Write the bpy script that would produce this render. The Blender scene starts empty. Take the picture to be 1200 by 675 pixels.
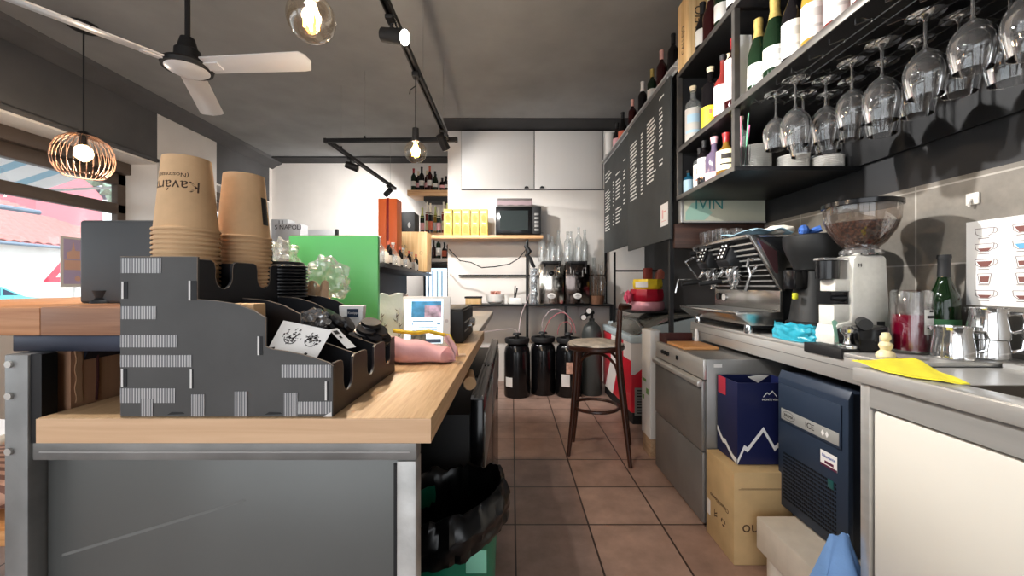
import bpy, bmesh, math, random
from mathutils import Vector, Matrix, noise
random.seed(7)
PI = math.pi
S = bpy.context.scene
COL = S.collection
F, CX, CY, H = 461.0, 600.0, 334.0, 1.2

def X(px, D): return (px - CX) * D / F
def Z(py, D): return H + (CY - py) * D / F

# ------------------------------------------------------------------ materials
def lin(v):
    v /= 255.0
    return v / 12.92 if v <= 0.04045 else ((v + 0.055) / 1.055) ** 2.4
def rgb(r, g, b): return (lin(r), lin(g), lin(b), 1.0)
_M = {}
def mat(name, col, rough=0.5, metal=0.0, var=0.0, vscale=6.0, bump=0.0, bscale=40.0, stretch=(1, 1, 1), emit=0.0, trans=0.0, ior=1.45, spec=0.5, sheen=0.0, alpha=1.0, ecol=None):
    if name in _M: return _M[name]
    m = bpy.data.materials.new(name); m.use_nodes = True
    nt = m.node_tree; b = nt.nodes['Principled BSDF']
    b.inputs['Base Color'].default_value = col
    b.inputs['Roughness'].default_value = rough
    b.inputs['Metallic'].default_value = metal
    b.inputs['IOR'].default_value = ior
    b.inputs['Specular IOR Level'].default_value = spec
    b.inputs['Transmission Weight'].default_value = trans
    b.inputs['Alpha'].default_value = alpha
    if emit:
        b.inputs['Emission Color'].default_value = ecol or col
        b.inputs['Emission Strength'].default_value = emit
    if var or bump:
        tc = nt.nodes.new('ShaderNodeTexCoord'); mp = nt.nodes.new('ShaderNodeMapping')
        mp.inputs['Scale'].default_value = stretch
        nt.links.new(tc.outputs['Object'], mp.inputs['Vector'])
        if var:
            n = nt.nodes.new('ShaderNodeTexNoise'); n.inputs['Scale'].default_value = vscale; n.inputs['Detail'].default_value = 6
            nt.links.new(mp.outputs['Vector'], n.inputs['Vector'])
            r = nt.nodes.new('ShaderNodeValToRGB')
            r.color_ramp.elements[0].position = 0.3; r.color_ramp.elements[1].position = 0.7
            r.color_ramp.elements[0].color = [c * (1 - var) for c in col[:3]] + [1]
            r.color_ramp.elements[1].color = [min(1, c * (1 + var)) for c in col[:3]] + [1]
            nt.links.new(n.outputs['Fac'], r.inputs['Fac']); nt.links.new(r.outputs['Color'], b.inputs['Base Color'])
        if bump:
            n2 = nt.nodes.new('ShaderNodeTexNoise'); n2.inputs['Scale'].default_value = bscale; n2.inputs['Detail'].default_value = 4
            nt.links.new(mp.outputs['Vector'], n2.inputs['Vector'])
            bp = nt.nodes.new('ShaderNodeBump'); bp.inputs['Strength'].default_value = bump; bp.inputs['Distance'].default_value = 0.01
            nt.links.new(n2.outputs['Fac'], bp.inputs['Height']); nt.links.new(bp.outputs['Normal'], b.inputs['Normal'])
    _M[name] = m
    return m

def brick_mat(name, c1, c2, mortar, w, h, org, axes, rough, msize=0.004, nvar=0.35, nscale=7, bump=0.2):
    m = bpy.data.materials.new(name); m.use_nodes = True; nt = m.node_tree; b = nt.nodes['Principled BSDF']
    g = nt.nodes.new('ShaderNodeNewGeometry'); sp = nt.nodes.new('ShaderNodeSeparateXYZ'); cb = nt.nodes.new('ShaderNodeCombineXYZ')
    nt.links.new(g.outputs['Position'], sp.inputs[0])
    for i, a in enumerate(axes):
        mt = nt.nodes.new('ShaderNodeMath'); mt.operation = 'SUBTRACT'; mt.inputs[1].default_value = org[i] - 40 * (w, h)[i]
        nt.links.new(sp.outputs[a], mt.inputs[0]); nt.links.new(mt.outputs[0], cb.inputs[i])
    br = nt.nodes.new('ShaderNodeTexBrick'); br.offset = 0; br.squash = 1
    br.inputs['Scale'].default_value = 1; br.inputs['Brick Width'].default_value = w; br.inputs['Row Height'].default_value = h
    br.inputs['Mortar Size'].default_value = msize; br.inputs['Mortar Smooth'].default_value = 0.2
    br.inputs['Color1'].default_value = c1; br.inputs['Color2'].default_value = c2; br.inputs['Mortar'].default_value = mortar
    nt.links.new(cb.outputs[0], br.inputs['Vector'])
    n = nt.nodes.new('ShaderNodeTexNoise'); n.inputs['Scale'].default_value = nscale; n.inputs['Detail'].default_value = 8; n.inputs['Roughness'].default_value = 0.65
    nt.links.new(g.outputs['Position'], n.inputs['Vector'])
    r = nt.nodes.new('ShaderNodeValToRGB'); r.color_ramp.elements[0].position = .3; r.color_ramp.elements[1].position = .72
    r.color_ramp.elements[0].color = (1 - nvar,) * 3 + (1,); r.color_ramp.elements[1].color = (1 + nvar,) * 3 + (1,)
    nt.links.new(n.outputs['Fac'], r.inputs['Fac'])
    mx = nt.nodes.new('ShaderNodeMix'); mx.data_type = 'RGBA'; mx.blend_type = 'MULTIPLY'; mx.inputs['Factor'].default_value = 1
    nt.links.new(br.outputs['Color'], mx.inputs['A']); nt.links.new(r.outputs['Color'], mx.inputs['B'])
    nt.links.new(mx.outputs['Result'], b.inputs['Base Color'])
    b.inputs['Roughness'].default_value = rough
    bp = nt.nodes.new('ShaderNodeBump'); bp.inputs['Strength'].default_value = bump; bp.inputs['Distance'].default_value = 0.004; bp.invert = True
    nt.links.new(br.outputs['Fac'], bp.inputs['Height']); nt.links.new(bp.outputs['Normal'], b.inputs['Normal'])
    return m

def wood_mat(name, a, b_, axis='y', scale=1.0, rough=0.5):
    m = bpy.data.materials.new(name); m.use_nodes = True; nt = m.node_tree; b = nt.nodes['Principled BSDF']
    g = nt.nodes.new('ShaderNodeNewGeometry'); mp = nt.nodes.new('ShaderNodeMapping')
    sc = {'x': (1.2, 26, 26), 'y': (26, 1.2, 26), 'z': (26, 26, 1.2)}[axis]
    mp.inputs['Scale'].default_value = [s * scale for s in sc]
    nt.links.new(g.outputs['Position'], mp.inputs['Vector'])
    n = nt.nodes.new('ShaderNodeTexNoise'); n.inputs['Scale'].default_value = 3.0; n.inputs['Detail'].default_value = 9; n.inputs['Roughness'].default_value = .6; n.inputs['Distortion'].default_value = .6
    nt.links.new(mp.outputs['Vector'], n.inputs['Vector'])
    r = nt.nodes.new('ShaderNodeValToRGB'); r.color_ramp.elements[0].position = .35; r.color_ramp.elements[1].position = .65
    r.color_ramp.elements[0].color = a; r.color_ramp.elements[1].color = b_
    nt.links.new(n.outputs['Fac'], r.inputs['Fac']); nt.links.new(r.outputs['Color'], b.inputs['Base Color'])
    bp = nt.nodes.new('ShaderNodeBump'); bp.inputs['Strength'].default_value = .15; bp.inputs['Distance'].default_value = .002
    nt.links.new(n.outputs['Fac'], bp.inputs['Height']); nt.links.new(bp.outputs['Normal'], b.inputs['Normal'])
    b.inputs['Roughness'].default_value = rough
    return m

def pane_mat(name, tint=(1, 1, 1, 1), gloss=0.08, rough=0.02, milk=0.0):
    "thin clear sheet: mostly see-through with a mirror-like share (and some haze for plastic film)"
    m = bpy.data.materials.new(name); m.use_nodes = True; nt = m.node_tree; nt.nodes.clear()
    o = nt.nodes.new('ShaderNodeOutputMaterial'); t = nt.nodes.new('ShaderNodeBsdfTransparent'); t.inputs['Color'].default_value = tint
    g = nt.nodes.new('ShaderNodeBsdfGlossy'); g.inputs['Roughness'].default_value = rough
    lw = nt.nodes.new('ShaderNodeLayerWeight'); lw.inputs['Blend'].default_value = 0.25
    mul = nt.nodes.new('ShaderNodeMath'); mul.operation = 'MULTIPLY_ADD'; mul.inputs[1].default_value = 0.6; mul.inputs[2].default_value = gloss; mul.use_clamp = True
    nt.links.new(lw.outputs['Facing'], mul.inputs[0])
    mx = nt.nodes.new('ShaderNodeMixShader'); nt.links.new(mul.outputs[0], mx.inputs['Fac'])
    src = t.outputs[0]
    if milk:
        d = nt.nodes.new('ShaderNodeBsdfDiffuse'); d.inputs['Color'].default_value = tint
        m2 = nt.nodes.new('ShaderNodeMixShader'); m2.inputs['Fac'].default_value = milk
        nt.links.new(t.outputs[0], m2.inputs[1]); nt.links.new(d.outputs[0], m2.inputs[2]); src = m2.outputs[0]
    nt.links.new(src, mx.inputs[1]); nt.links.new(g.outputs[0], mx.inputs[2]); nt.links.new(mx.outputs[0], o.inputs['Surface'])
    return m

def stripe_mat(name, a, b_, axis, width, rough=0.6, duty=0.5):
    m = bpy.data.materials.new(name); m.use_nodes = True; nt = m.node_tree; b = nt.nodes['Principled BSDF']
    g = nt.nodes.new('ShaderNodeNewGeometry'); sp = nt.nodes.new('ShaderNodeSeparateXYZ'); nt.links.new(g.outputs['Position'], sp.inputs[0])
    d = nt.nodes.new('ShaderNodeMath'); d.operation = 'DIVIDE'; d.inputs[1].default_value = width; nt.links.new(sp.outputs[axis], d.inputs[0])
    f = nt.nodes.new('ShaderNodeMath'); f.operation = 'FRACT'; nt.links.new(d.outputs[0], f.inputs[0])
    l = nt.nodes.new('ShaderNodeMath'); l.operation = 'LESS_THAN'; l.inputs[1].default_value = duty; nt.links.new(f.outputs[0], l.inputs[0])
    mx = nt.nodes.new('ShaderNodeMix'); mx.data_type = 'RGBA'; mx.inputs['A'].default_value = a; mx.inputs['B'].default_value = b_
    nt.links.new(l.outputs[0], mx.inputs['Factor']); nt.links.new(mx.outputs['Result'], b.inputs['Base Color'])
    b.inputs['Roughness'].default_value = rough
    return m

# ------------------------------------------------------------------ geometry builder (world coordinates)
def wl(o):
    v = Vector((0, 0, 0))
    while o is not None:
        v += o.location; o = o.parent
    return v
class G:
    def __init__(s): s.bm = bmesh.new()
    def _xf(s, vs, M):
        if M is not None: bmesh.ops.transform(s.bm, matrix=M, verts=vs)
    def box(s, x0, x1, y0, y1, z0, z1, bv=0.0, M=None, seg=2):
        r = bmesh.ops.create_cube(s.bm, size=1.0); vs = r['verts']
        for v in vs:
            v.co = Vector(((x0 + x1) / 2 + v.co.x * (x1 - x0), (y0 + y1) / 2 + v.co.y * (y1 - y0), (z0 + z1) / 2 + v.co.z * (z1 - z0)))
        if bv:
            es = list({e for v in vs for e in v.link_edges})
            r = bmesh.ops.bevel(s.bm, geom=es, offset=bv, segments=seg, affect='EDGES', profile=0.5)
            vs = r['verts']
        s._xf(vs, M); return s
    def prism(s, pts, axis, a, b, bv=0.0, M=None):
        n = len(pts)
        def P(p, t): return {'x': (t, p[0], p[1]), 'y': (p[0], t, p[1]), 'z': (p[0], p[1], t)}[axis]
        A = [s.bm.verts.new(P(p, a)) for p in pts]; Bv = [s.bm.verts.new(P(p, b)) for p in pts]
        fs = [s.bm.faces.new(A), s.bm.faces.new(Bv[::-1])]
        for i in range(n): fs.append(s.bm.faces.new((A[i], Bv[i], Bv[(i + 1) % n], A[(i + 1) % n])))
        bmesh.ops.recalc_face_normals(s.bm, faces=fs)
        vs = A + Bv
        if bv:
            es = list({e for v in vs for e in v.link_edges})
            r = bmesh.ops.bevel(s.bm, geom=es, offset=bv, segments=2, affect='EDGES', profile=0.5); vs = r['verts']
        s._xf(vs, M); return s
    def tube(s, pts, r, seg=8, closed=False, M=None):
        pts = [Vector(p) for p in pts]; n = len(pts); rs = r if isinstance(r, (list, tuple)) else [r] * n
        rings = []; up = Vector((0.13, 0.31, 0.94)).normalized(); pv = None; allv = []
        for i, p in enumerate(pts):
            if closed: t = pts[(i + 1) % n] - pts[i - 1]
            else: t = pts[min(i + 1, n - 1)] - pts[max(i - 1, 0)]
            t.normalize()
            if pv is None:
                ref = up if abs(t.dot(up)) < .95 else Vector((1, 0, 0)); nn = t.cross(ref).normalized()
            else: nn = (pv - t * pv.dot(t)).normalized()
            pv = nn; bb = t.cross(nn)
            ring = [s.bm.verts.new(p + (nn * math.cos(2 * PI * k / seg) + bb * math.sin(2 * PI * k / seg)) * rs[i]) for k in range(seg)]
            rings.append(ring); allv += ring
        m = n if closed else n - 1
        for i in range(m):
            a, b = rings[i], rings[(i + 1) % n]
            for k in range(seg): s.bm.faces.new((a[k], a[(k + 1) % seg], b[(k + 1) % seg], b[k]))
        if not closed:
            s.bm.faces.new(rings[0][::-1]); s.bm.faces.new(rings[-1])
        s._xf(allv, M); return s
    def cyl(s, p0, p1, r0, r1=None, seg=20): return s.tube([p0, p1], [r0, r0 if r1 is None else r1], seg)
    def lathe(s, prof, c=(0, 0, 0), seg=24, M=None, closed=False, a0=0.0, a1=2 * PI):
        full = abs(a1 - a0 - 2 * PI) < 1e-6; n = seg if full else seg + 1; cols = []; allv = []
        ax = [i for i, p in enumerate(prof) if p[0] < 1e-6]
        shared = {i: s.bm.verts.new((c[0], c[1], c[2] + prof[i][1])) for i in ax}
        allv += list(shared.values())
        for k in range(n):
            a = a0 + (a1 - a0) * k / seg; cl = []
            for i, (r, z) in enumerate(prof):
                if i in shared: cl.append(shared[i])
                else:
                    v = s.bm.verts.new((c[0] + r * math.cos(a), c[1] + r * math.sin(a), c[2] + z)); cl.append(v); allv.append(v)
            cols.append(cl)
        m = len(prof) if closed else len(prof) - 1
        for k in range(seg):
            A, Bc = cols[k], cols[(k + 1) % n]
            for i in range(m):
                j = (i + 1) % len(prof)
                f = []
                for v in (A[i], Bc[i], Bc[j], A[j]):
                    if v not in f: f.append(v)
                if len(f) > 2:
                    try: s.bm.faces.new(f)
                    except ValueError: pass
        s._xf(allv, M); return s
    def ball(s, c, r, sc=(1, 1, 1), sub=2, M=None, amp=0.0, freq=8.0, seed=0, flat=None):
        vs = bmesh.ops.create_icosphere(s.bm, subdivisions=sub, radius=1.0)['verts']
        for v in vs:
            d = v.co.copy()
            k = 1 + (amp * noise.noise(d * freq + Vector((seed * 3.7, seed * 1.3, seed))) if amp else 0)
            v.co = Vector((c[0] + d.x * r * sc[0] * k, c[1] + d.y * r * sc[1] * k, c[2] + d.z * r * sc[2] * k))
            if flat is not None and v.co.z < flat: v.co.z = flat
        s._xf(vs, M); return s
    def sheet(s, f, nu, nv, th=0.002):
        def n_at(u, v):
            e = 1e-3
            a = Vector(f(min(u + e, 1), v)) - Vector(f(max(u - e, 0), v)); b = Vector(f(u, min(v + e, 1))) - Vector(f(u, max(v - e, 0)))
            n = a.cross(b); return n.normalized() if n.length > 1e-12 else Vector((0, 0, 1))
        T = []; Bt = []
        for i in range(nu + 1):
            T.append([]); Bt.append([])
            for j in range(nv + 1):
                p = Vector(f(i / nu, j / nv)); n = n_at(i / nu, j / nv) * th / 2
                T[i].append(s.bm.verts.new(p + n)); Bt[i].append(s.bm.verts.new(p - n))
        for i in range(nu):
            for j in range(nv):
                s.bm.faces.new((T[i][j], T[i + 1][j], T[i + 1][j + 1], T[i][j + 1]))
                s.bm.faces.new((Bt[i][j], Bt[i][j + 1], Bt[i + 1][j + 1], Bt[i + 1][j]))
        for i in range(nu):
            s.bm.faces.new((T[i][0], Bt[i][0], Bt[i + 1][0], T[i + 1][0])); s.bm.faces.new((T[i][nv], T[i + 1][nv], Bt[i + 1][nv], Bt[i][nv]))
        for j in range(nv):
            s.bm.faces.new((T[0][j], T[0][j + 1], Bt[0][j + 1], Bt[0][j])); s.bm.faces.new((T[nu][j], Bt[nu][j], Bt[nu][j + 1], T[nu][j + 1]))
        return s
    def strokes(s, rects, o, r, u, th=0.0008):
        "rects (x0,x1,y0,y1) in the plane o + x*r + y*u"
        o, r, u = Vector(o), Vector(r), Vector(u); n = r.cross(u).normalized() * th
        for (a, b, c, d) in rects:
            q = [o + r * x + u * y for x, y in ((a, c), (b, c), (b, d), (a, d))]
            lo = [s.bm.verts.new(p) for p in q]; hi = [s.bm.verts.new(p + n) for p in q]
            s.bm.faces.new(hi); s.bm.faces.new(lo[::-1])
            for i in range(4): s.bm.faces.new((lo[i], lo[(i + 1) % 4], hi[(i + 1) % 4], hi[i]))
        return s
    def poly(s, pts2, o, r, u, th=0.0008, z=0.0):
        o, r, u = Vector(o), Vector(r), Vector(u); n = r.cross(u).normalized()
        lo = [s.bm.verts.new(o + r * x + u * y + n * z) for x, y in pts2]; hi = [s.bm.verts.new(o + r * x + u * y + n * (z + th)) for x, y in pts2]
        k = len(lo); fs = [s.bm.faces.new(hi), s.bm.faces.new(lo[::-1])]
        for i in range(k): fs.append(s.bm.faces.new((lo[i], lo[(i + 1) % k], hi[(i + 1) % k], hi[i])))
        bmesh.ops.recalc_face_normals(s.bm, faces=fs); return s
    def text(s, body, size, o, r, u, th=0.0006, align='CENTER', bend=None):
        cu = bpy.data.curves.new('t', 'FONT'); cu.body = body; cu.size = size; cu.align_x = align; cu.align_y = 'CENTER'; cu.extrude = th / 2; cu.resolution_u = 3
        ob = bpy.data.objects.new('t', cu); COL.objects.link(ob)
        dg = bpy.context.evaluated_depsgraph_get(); me = bpy.data.meshes.new_from_object(ob.evaluated_get(dg))
        bpy.data.objects.remove(ob); bpy.data.curves.remove(cu)
        o, r, u = Vector(o), Vector(r).normalized(), Vector(u).normalized(); n = r.cross(u)
        for v in me.vertices:
            x, y, z = v.co
            v.co = bend(x, y, z + th / 2) if bend else o + r * x + u * y + n * (z + th / 2)
        s.bm.from_mesh(me); bpy.data.meshes.remove(me); return s
    def out(s, name, m, parent=None, label=None, cat=None, group=None, kind=None, smooth=True, ang=35):
        bm = s.bm; me = bpy.data.meshes.new(name)
        if parent is not None: off = wl(parent)
        else:
            xs = [v.co for v in bm.verts]
            lo = [min(c[i] for c in xs) for i in range(3)]; hi = [max(c[i] for c in xs) for i in range(3)]
            off = Vector(((lo[0] + hi[0]) / 2, (lo[1] + hi[1]) / 2, lo[2]))
        bmesh.ops.translate(bm, verts=bm.verts, vec=-off)
        bm.normal_update(); bm.to_mesh(me); bm.free(); me.materials.append(m)
        if smooth:
            me.shade_smooth(); me.set_sharp_from_angle(angle=math.radians(ang))
        o = bpy.data.objects.new(name, me); COL.objects.link(o)
        if parent is not None: o.parent = parent
        else: o.location = off
        tag(o, label, cat, group, kind); return o
def tag(o, label=None, cat=None, group=None, kind=None):
    if label: o['label'] = label
    if cat: o['category'] = cat
    if group: o['group'] = group
    if kind: o['kind'] = kind
def thing(name, label, cat, loc=(0, 0, 0), group=None):
    o = bpy.data.objects.new(name, None); COL.objects.link(o); o.location = loc; o.empty_display_size = .05
    tag(o, label, cat, group); return o
def dup(root, loc, rotz=0.0, label=None, group=None, scale=None):
    def cp(o, par):
        c = o.copy(); COL.objects.link(c)
        if par is not None: c.parent = par
        for ch in list(o.children): cp(ch, c)
        return c
    r = cp(root, None); r.location = loc; r.rotation_euler = (0, 0, rotz)
    if scale: r.scale = scale
    if label: r['label'] = label
    if group: r['group'] = group
    return r
def struct(name, g, m, **k): return g.out(name, m, kind='structure', **k)
ORD = 'first second third fourth fifth sixth seventh eighth ninth tenth eleventh twelfth thirteenth fourteenth fifteenth sixteenth'.split()

# ------------------------------------------------------------------ palette
BLACK = mat('black_steel', rgb(26, 26, 28), .45, .3, .25, 9)
BLACKM = mat('matt_black', rgb(20, 20, 22), .6)
BLACKG = mat('gloss_black', rgb(14, 14, 16), .18)
STEEL = mat('brushed_steel', rgb(206, 204, 200), .30, .62, .07, 3, .02, 40, (9, .5, 9))
STEELD = mat('dark_steel', rgb(142, 141, 139), .34, .55, .12, 4, .04, 50)
CHROME = mat('chrome', rgb(226, 226, 226), .08, .92)
WHITEP = mat('white_paint', rgb(232, 226, 220), .75, 0, .04, 3)
WHITEC = mat('white_ceramic', rgb(238, 236, 232), .2)
PAPER = mat('paper_white', rgb(226, 223, 220), .8)
CREAM = mat('cream_label', rgb(232, 220, 180), .7)
KRAFT = mat('kraft_paper', rgb(214, 176, 134), .8, 0, .08, 30, .05, 200)
CARTON = mat('corrugated_carton', rgb(198, 168, 122), .85, 0, .10, 10, .05, 90)
INK = mat('ink_dark', rgb(40, 34, 32), .8)
CHALK = mat('chalk_white', rgb(232, 232, 228), .9)
WOODC = wood_mat('counter_wood', rgb(180, 142, 102), rgb(206, 170, 128), 'y', 2.2, .42)
WOODE = wood_mat('counter_edge_wood', rgb(212, 170, 130), rgb(228, 190, 152), 'x', .7, .5)
WOODL = wood_mat('shelf_wood', rgb(186, 138, 92), rgb(218, 176, 130), 'x', 1, .5)
WOODB = wood_mat('bar_wood', rgb(170, 112, 72), rgb(206, 150, 106), 'x', .8, .5)
WOODBR = wood_mat('brown_panel_wood', rgb(158, 116, 90), rgb(184, 142, 114), 'z', .35, .6)
CRATEW = wood_mat('crate_pine', rgb(206, 164, 108), rgb(232, 198, 146), 'z', .6, .6)
STOOLW = wood_mat('stool_wood', rgb(38, 20, 14), rgb(70, 38, 26), 'z', 1, .3)
GLASS = mat('clear_glass', (1, 1, 1, 1), 0.0, 0, trans=.975, ior=1.45)
GREENG = mat('dark_green_bottle_glass', rgb(18, 34, 20), .06)
BLACKGL = mat('black_bottle_glass', rgb(16, 14, 16), .06)
REDGL = mat('red_wine_glass', rgb(44, 12, 14), .06)
ROSEGL = mat('rose_wine_glass', rgb(120, 44, 40), .06)
GOLDGL = mat('golden_wine_glass', rgb(150, 120, 50), .08)
CLEARGL = pane_mat('clear_bottle_sheet', (.86, .9, .9, 1), .12, .03, .12)
GOLDF = mat('gold_foil', rgb(214, 186, 110), .35, .6, .15, 60, .2, 120)
CORKM = mat('pale_cork', rgb(216, 200, 168), .8)
REDF = mat('red_foil', rgb(150, 30, 34), .35, .3)
# ================================================================== THE SETTING
FLOORM = brick_mat('terracotta_floor_tiles', rgb(160, 130, 116), rgb(170, 141, 127), rgb(62, 46, 40), .367, .367, (.016, 1.97), (0, 1), .38, .005, .28, 5)
TILEM = brick_mat('grey_wall_tiles', rgb(118, 112, 104), rgb(126, 120, 112), rgb(170, 164, 156), .64, .30, (1.60, 1.28), (1, 2), .35, .0035, .3, 6, .1)
PLAST = mat('dark_plaster', rgb(138, 138, 138), .85, 0, .10, 3, .15, 12)
CHARC = mat('charcoal_paint', rgb(84, 83, 84), .7, 0, .12, 4)
CHARD = mat('dark_wall_paint', rgb(38, 38, 40), .65, 0, .2, 5)
RB = -3.0      # rear wall behind the camera
struct('floor', G().box(-4.2, 1.75, RB, 6.3, -.05, 0), FLOORM)
struct('ceiling', G().box(-4.3, 1.75, RB, 6.3, 3.13, 3.2), PLAST)
g = G(); g.box(-4.2, -3.77, 4.18, 5.02, 0, 3.13); g.box(-4.2, -3.77, 6.1, 6.3, 0, 3.13); struct('wall_left', g, WHITEP)
struct('wall_left_lower', G().box(-4.2, -3.77, RB, 4.18, 0, .88).box(-4.2, -3.77, 5.02, 6.1, 0, .88), WHITEP)
struct('wall_left_upper', G().box(-4.2, -3.77, RB, 4.18, 2.5, 3.13).box(-4.2, -3.765, 5.02, 6.1, 2.5, 3.13), CHARC)
struct('trim_1', G().box(-4.2, -3.775, RB, 4.18, 2.48, 2.5).box(-4.2, -3.775, 5.02, 6.1, 2.48, 2.5), WHITEP)
struct('trim_2', G().prism([(-3.77, 3.02), (-3.755, 3.02), (-3.70, 3.06), (-3.62, 3.09), (-3.60, 3.13), (-3.77, 3.13)], 'y', RB, 6.18), CHARC)
struct('trim_3', G().box(-3.77, -3.745, RB, 4.18, 2.5, 2.535, .004), CHARC)
struct('wall_back', G().box(-4.2, -.8, 6.18, 6.3, 0, 3.13).box(-.8, 1.75, 4.9, 5.02, 0, 3.13).box(-.8, -.68, 5.02, 6.18, 0, 3.13), WHITEP)
struct('shade_strip_and_cornice', G().box(-.8, 1.65, 4.55, 4.9, 3.118, 3.13).box(-3.62, -.8, 5.9, 6.18, 3.112, 3.13), CHARD)  # dark board above the cupboards paints a ceiling shadow; far board is cornice
struct('wall_right', G().box(1.65, 1.75, RB, 4.9, 0, 3.13), CHARD)
struct('wall_right_lower', G().box(1.642, 1.65, RB, 2.56, .80, 1.6), TILEM)
g = G(); g.box(-4.2, 1.75, RB - .15, RB, 2.75, 3.13); g.box(-4.2, -3.4, RB - .15, RB, 0, 2.75); g.box(1.35, 1.75, RB - .15, RB, 0, 2.75); g.box(-3.4, 1.35, RB - .15, RB, 0, .25)
struct('wall_rear', g, WHITEP)
g = G()
for x in (-3.4, -1.85, -.25, 1.27): g.box(x, x + .08, RB - .1, RB - .04, .25, 2.75)
g.box(-3.4, 1.35, RB - .1, RB - .04, .25, .33); g.box(-3.4, 1.35, RB - .1, RB - .04, 2.67, 2.75)
FRAMEM = mat('taupe_window_frame', rgb(92, 80, 72), .5, .2, .1, 4)
struct('window_3', g, FRAMEM)
# side window
PANE = pane_mat('window_glass', (.97, .99, 1, 1), .03)
for nm, y0, y1 in (('window_1', RB, 4.18), ('window_2', 5.02, 6.1)):
    g = G(); x0, x1 = -4.17, -4.10
    g.box(x0, x1, y0, y1, .88, .98, .008); g.box(x0, x1, y0, y1, 1.94, 2.05, .012); g.box(x0 - .01, x1, y0, y1, 2.24, 2.36, .008); g.box(x0 - .01, x1 + .06, y0, y1, 2.36, 2.48, .012)
    g.box(x0, x1, y1 - .09, y1, .88, 2.36, .008); g.box(x0, x1, y0, y0 + .09, .88, 2.36, .008)
    w = struct(nm, g, FRAMEM)
    G().box(-4.145, -4.139, y0 + .05, y1 - .05, .95, 2.28).out('window_glass', PANE, w)
# ================================================================== OUTSIDE
ASPH = mat('street_asphalt', rgb(150, 148, 146), .9, 0, .1, 4)
g = G().box(-60, -4.25, -8, 60, -.3, -.2); struct('street_ground', g, ASPH)
FAC = mat('sunlit_render', rgb(224, 222, 216), .9, 0, .03, 2)
ROOFT = mat('clay_roof_tiles', rgb(170, 112, 108), .8, 0, .18, 20)
def tiled_roof(g, x0, z0, x1, z1, y0, y1, pitch=.42):
    n = int((y1 - y0) / (pitch / 6)); m = 9
    def f(u, v):
        k = v * m; fr = k - math.floor(k) if v < 1 else 1
        y = y0 + u * (y1 - y0)
        return (x0 + (x1 - x0) * v, y, z0 + (z1 - z0) * v + .10 * abs(math.sin(PI * y / pitch)) - .12 * (fr - .5))
    g.sheet(f, n, m * 4, .03)
house = thing('corner_house', 'white rendered house with pink clay tile roof across the street', 'house', (-26, 15, -.2))
G().box(-30, -22, 4, 24, -.2, 3.1).out('facade', FAC, house)
g = G(); tiled_roof(g, -21.5, 3.0, -29, 5.45, 4, 24.3); g.out('roof', ROOFT, house)
GUT = mat('gutter_zinc', rgb(120, 134, 150), .5, .5)
G().tube([(-21.42, 4, 2.98), (-21.42, 24.3, 2.98)], .07).out('gutter', GUT, house)
h2 = thing('tiled_house', 'second clay roofed house rising behind the white house opposite', 'house', (-34, 16, -.2))
G().box(-38, -31, 6, 25, -.2, 6.0).out('facade', GUT, h2)
g = G(); tiled_roof(g, -30.6, 5.9, -36, 7.6, 6, 25.3, .5); g.out('roof', ROOFT, h2)
G().tube([(-30.4, 6, 5.85), (-30.4, 25.3, 5.85)], .16).out('gutter', GUT, h2)
h3 = thing('gabled_house', 'distant house with rose gable seen above the window transom', 'house', (-41, 32, -.2))
ROSE = mat('rose_render', rgb(196, 120, 128), .9)
G().prism([(31.8, -.2), (37, -.2), (37, 9.4), (34.4, 12.0), (31.8, 9.4)], 'x', -44, -38.5).out('facade', ROSE, h3)
G().prism([(31.4, 9.3), (34.4, 12.05), (37.4, 9.3), (37.4, 9.55), (34.4, 12.4), (31.4, 9.55)], 'x', -44.2, -38.3).out('roof', GUT, h3)
LEAF = mat('tree_leaves', rgb(150, 180, 160), .9, 0, .4, 12)
def tree(x, y, h, r, lab):
    t = thing('street_tree', lab, 'tree', (x, y, -.2), 'trees across the street')
    G().tube([(x, y, -.2), (x + .1, y, h * .5), (x, y + .1, h * .75)], [.18, .14, .06]).out('trunk', STOOLW, t)
    g = G()
    for i in range(16):
        a = random.uniform(0, 2 * PI); q = random.uniform(0, .7) * r
        g.ball((x + q * math.cos(a), y + q * math.sin(a), h - r * .3 + random.uniform(-.5, .7) * r), r * random.uniform(.3, .5), sub=2, amp=.5, freq=3, seed=i)
    g.out('crown', LEAF, t)
tree(-25.5, 26.5, 8.6, 2.2, 'pale green leafy tree behind the street houses near window post')
tree(-22.5, 25.6, 6.2, 1.5, 'smaller pale green tree just beyond the white house opposite')
AWN = stripe_mat('awning_stripes', rgb(240, 240, 240), rgb(150, 190, 210), 1, .30, .8, .35)
aw = thing('striped_awning', 'white and blue striped awning over the outside of the shop window', 'awning', (-4.8, 2, 2.2))
G().sheet(lambda u, v: (-4.26 - 1.25 * v, -1.5 + 6.0 * u, 2.66 - .42 * v), 30, 6, .012).out('canopy', AWN, aw)
G().tube([(-5.52, -1.5, 2.235), (-5.52, 4.5, 2.235)], .02).out('front_bar', STEEL, aw)
G().tube([(-4.27, 0, 2.3), (-5.5, 0, 2.24)], .015).tube([(-4.27, 4.4, 2.3), (-5.5, 4.4, 2.24)], .015).out('folding_arm', STEEL, aw)
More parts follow.
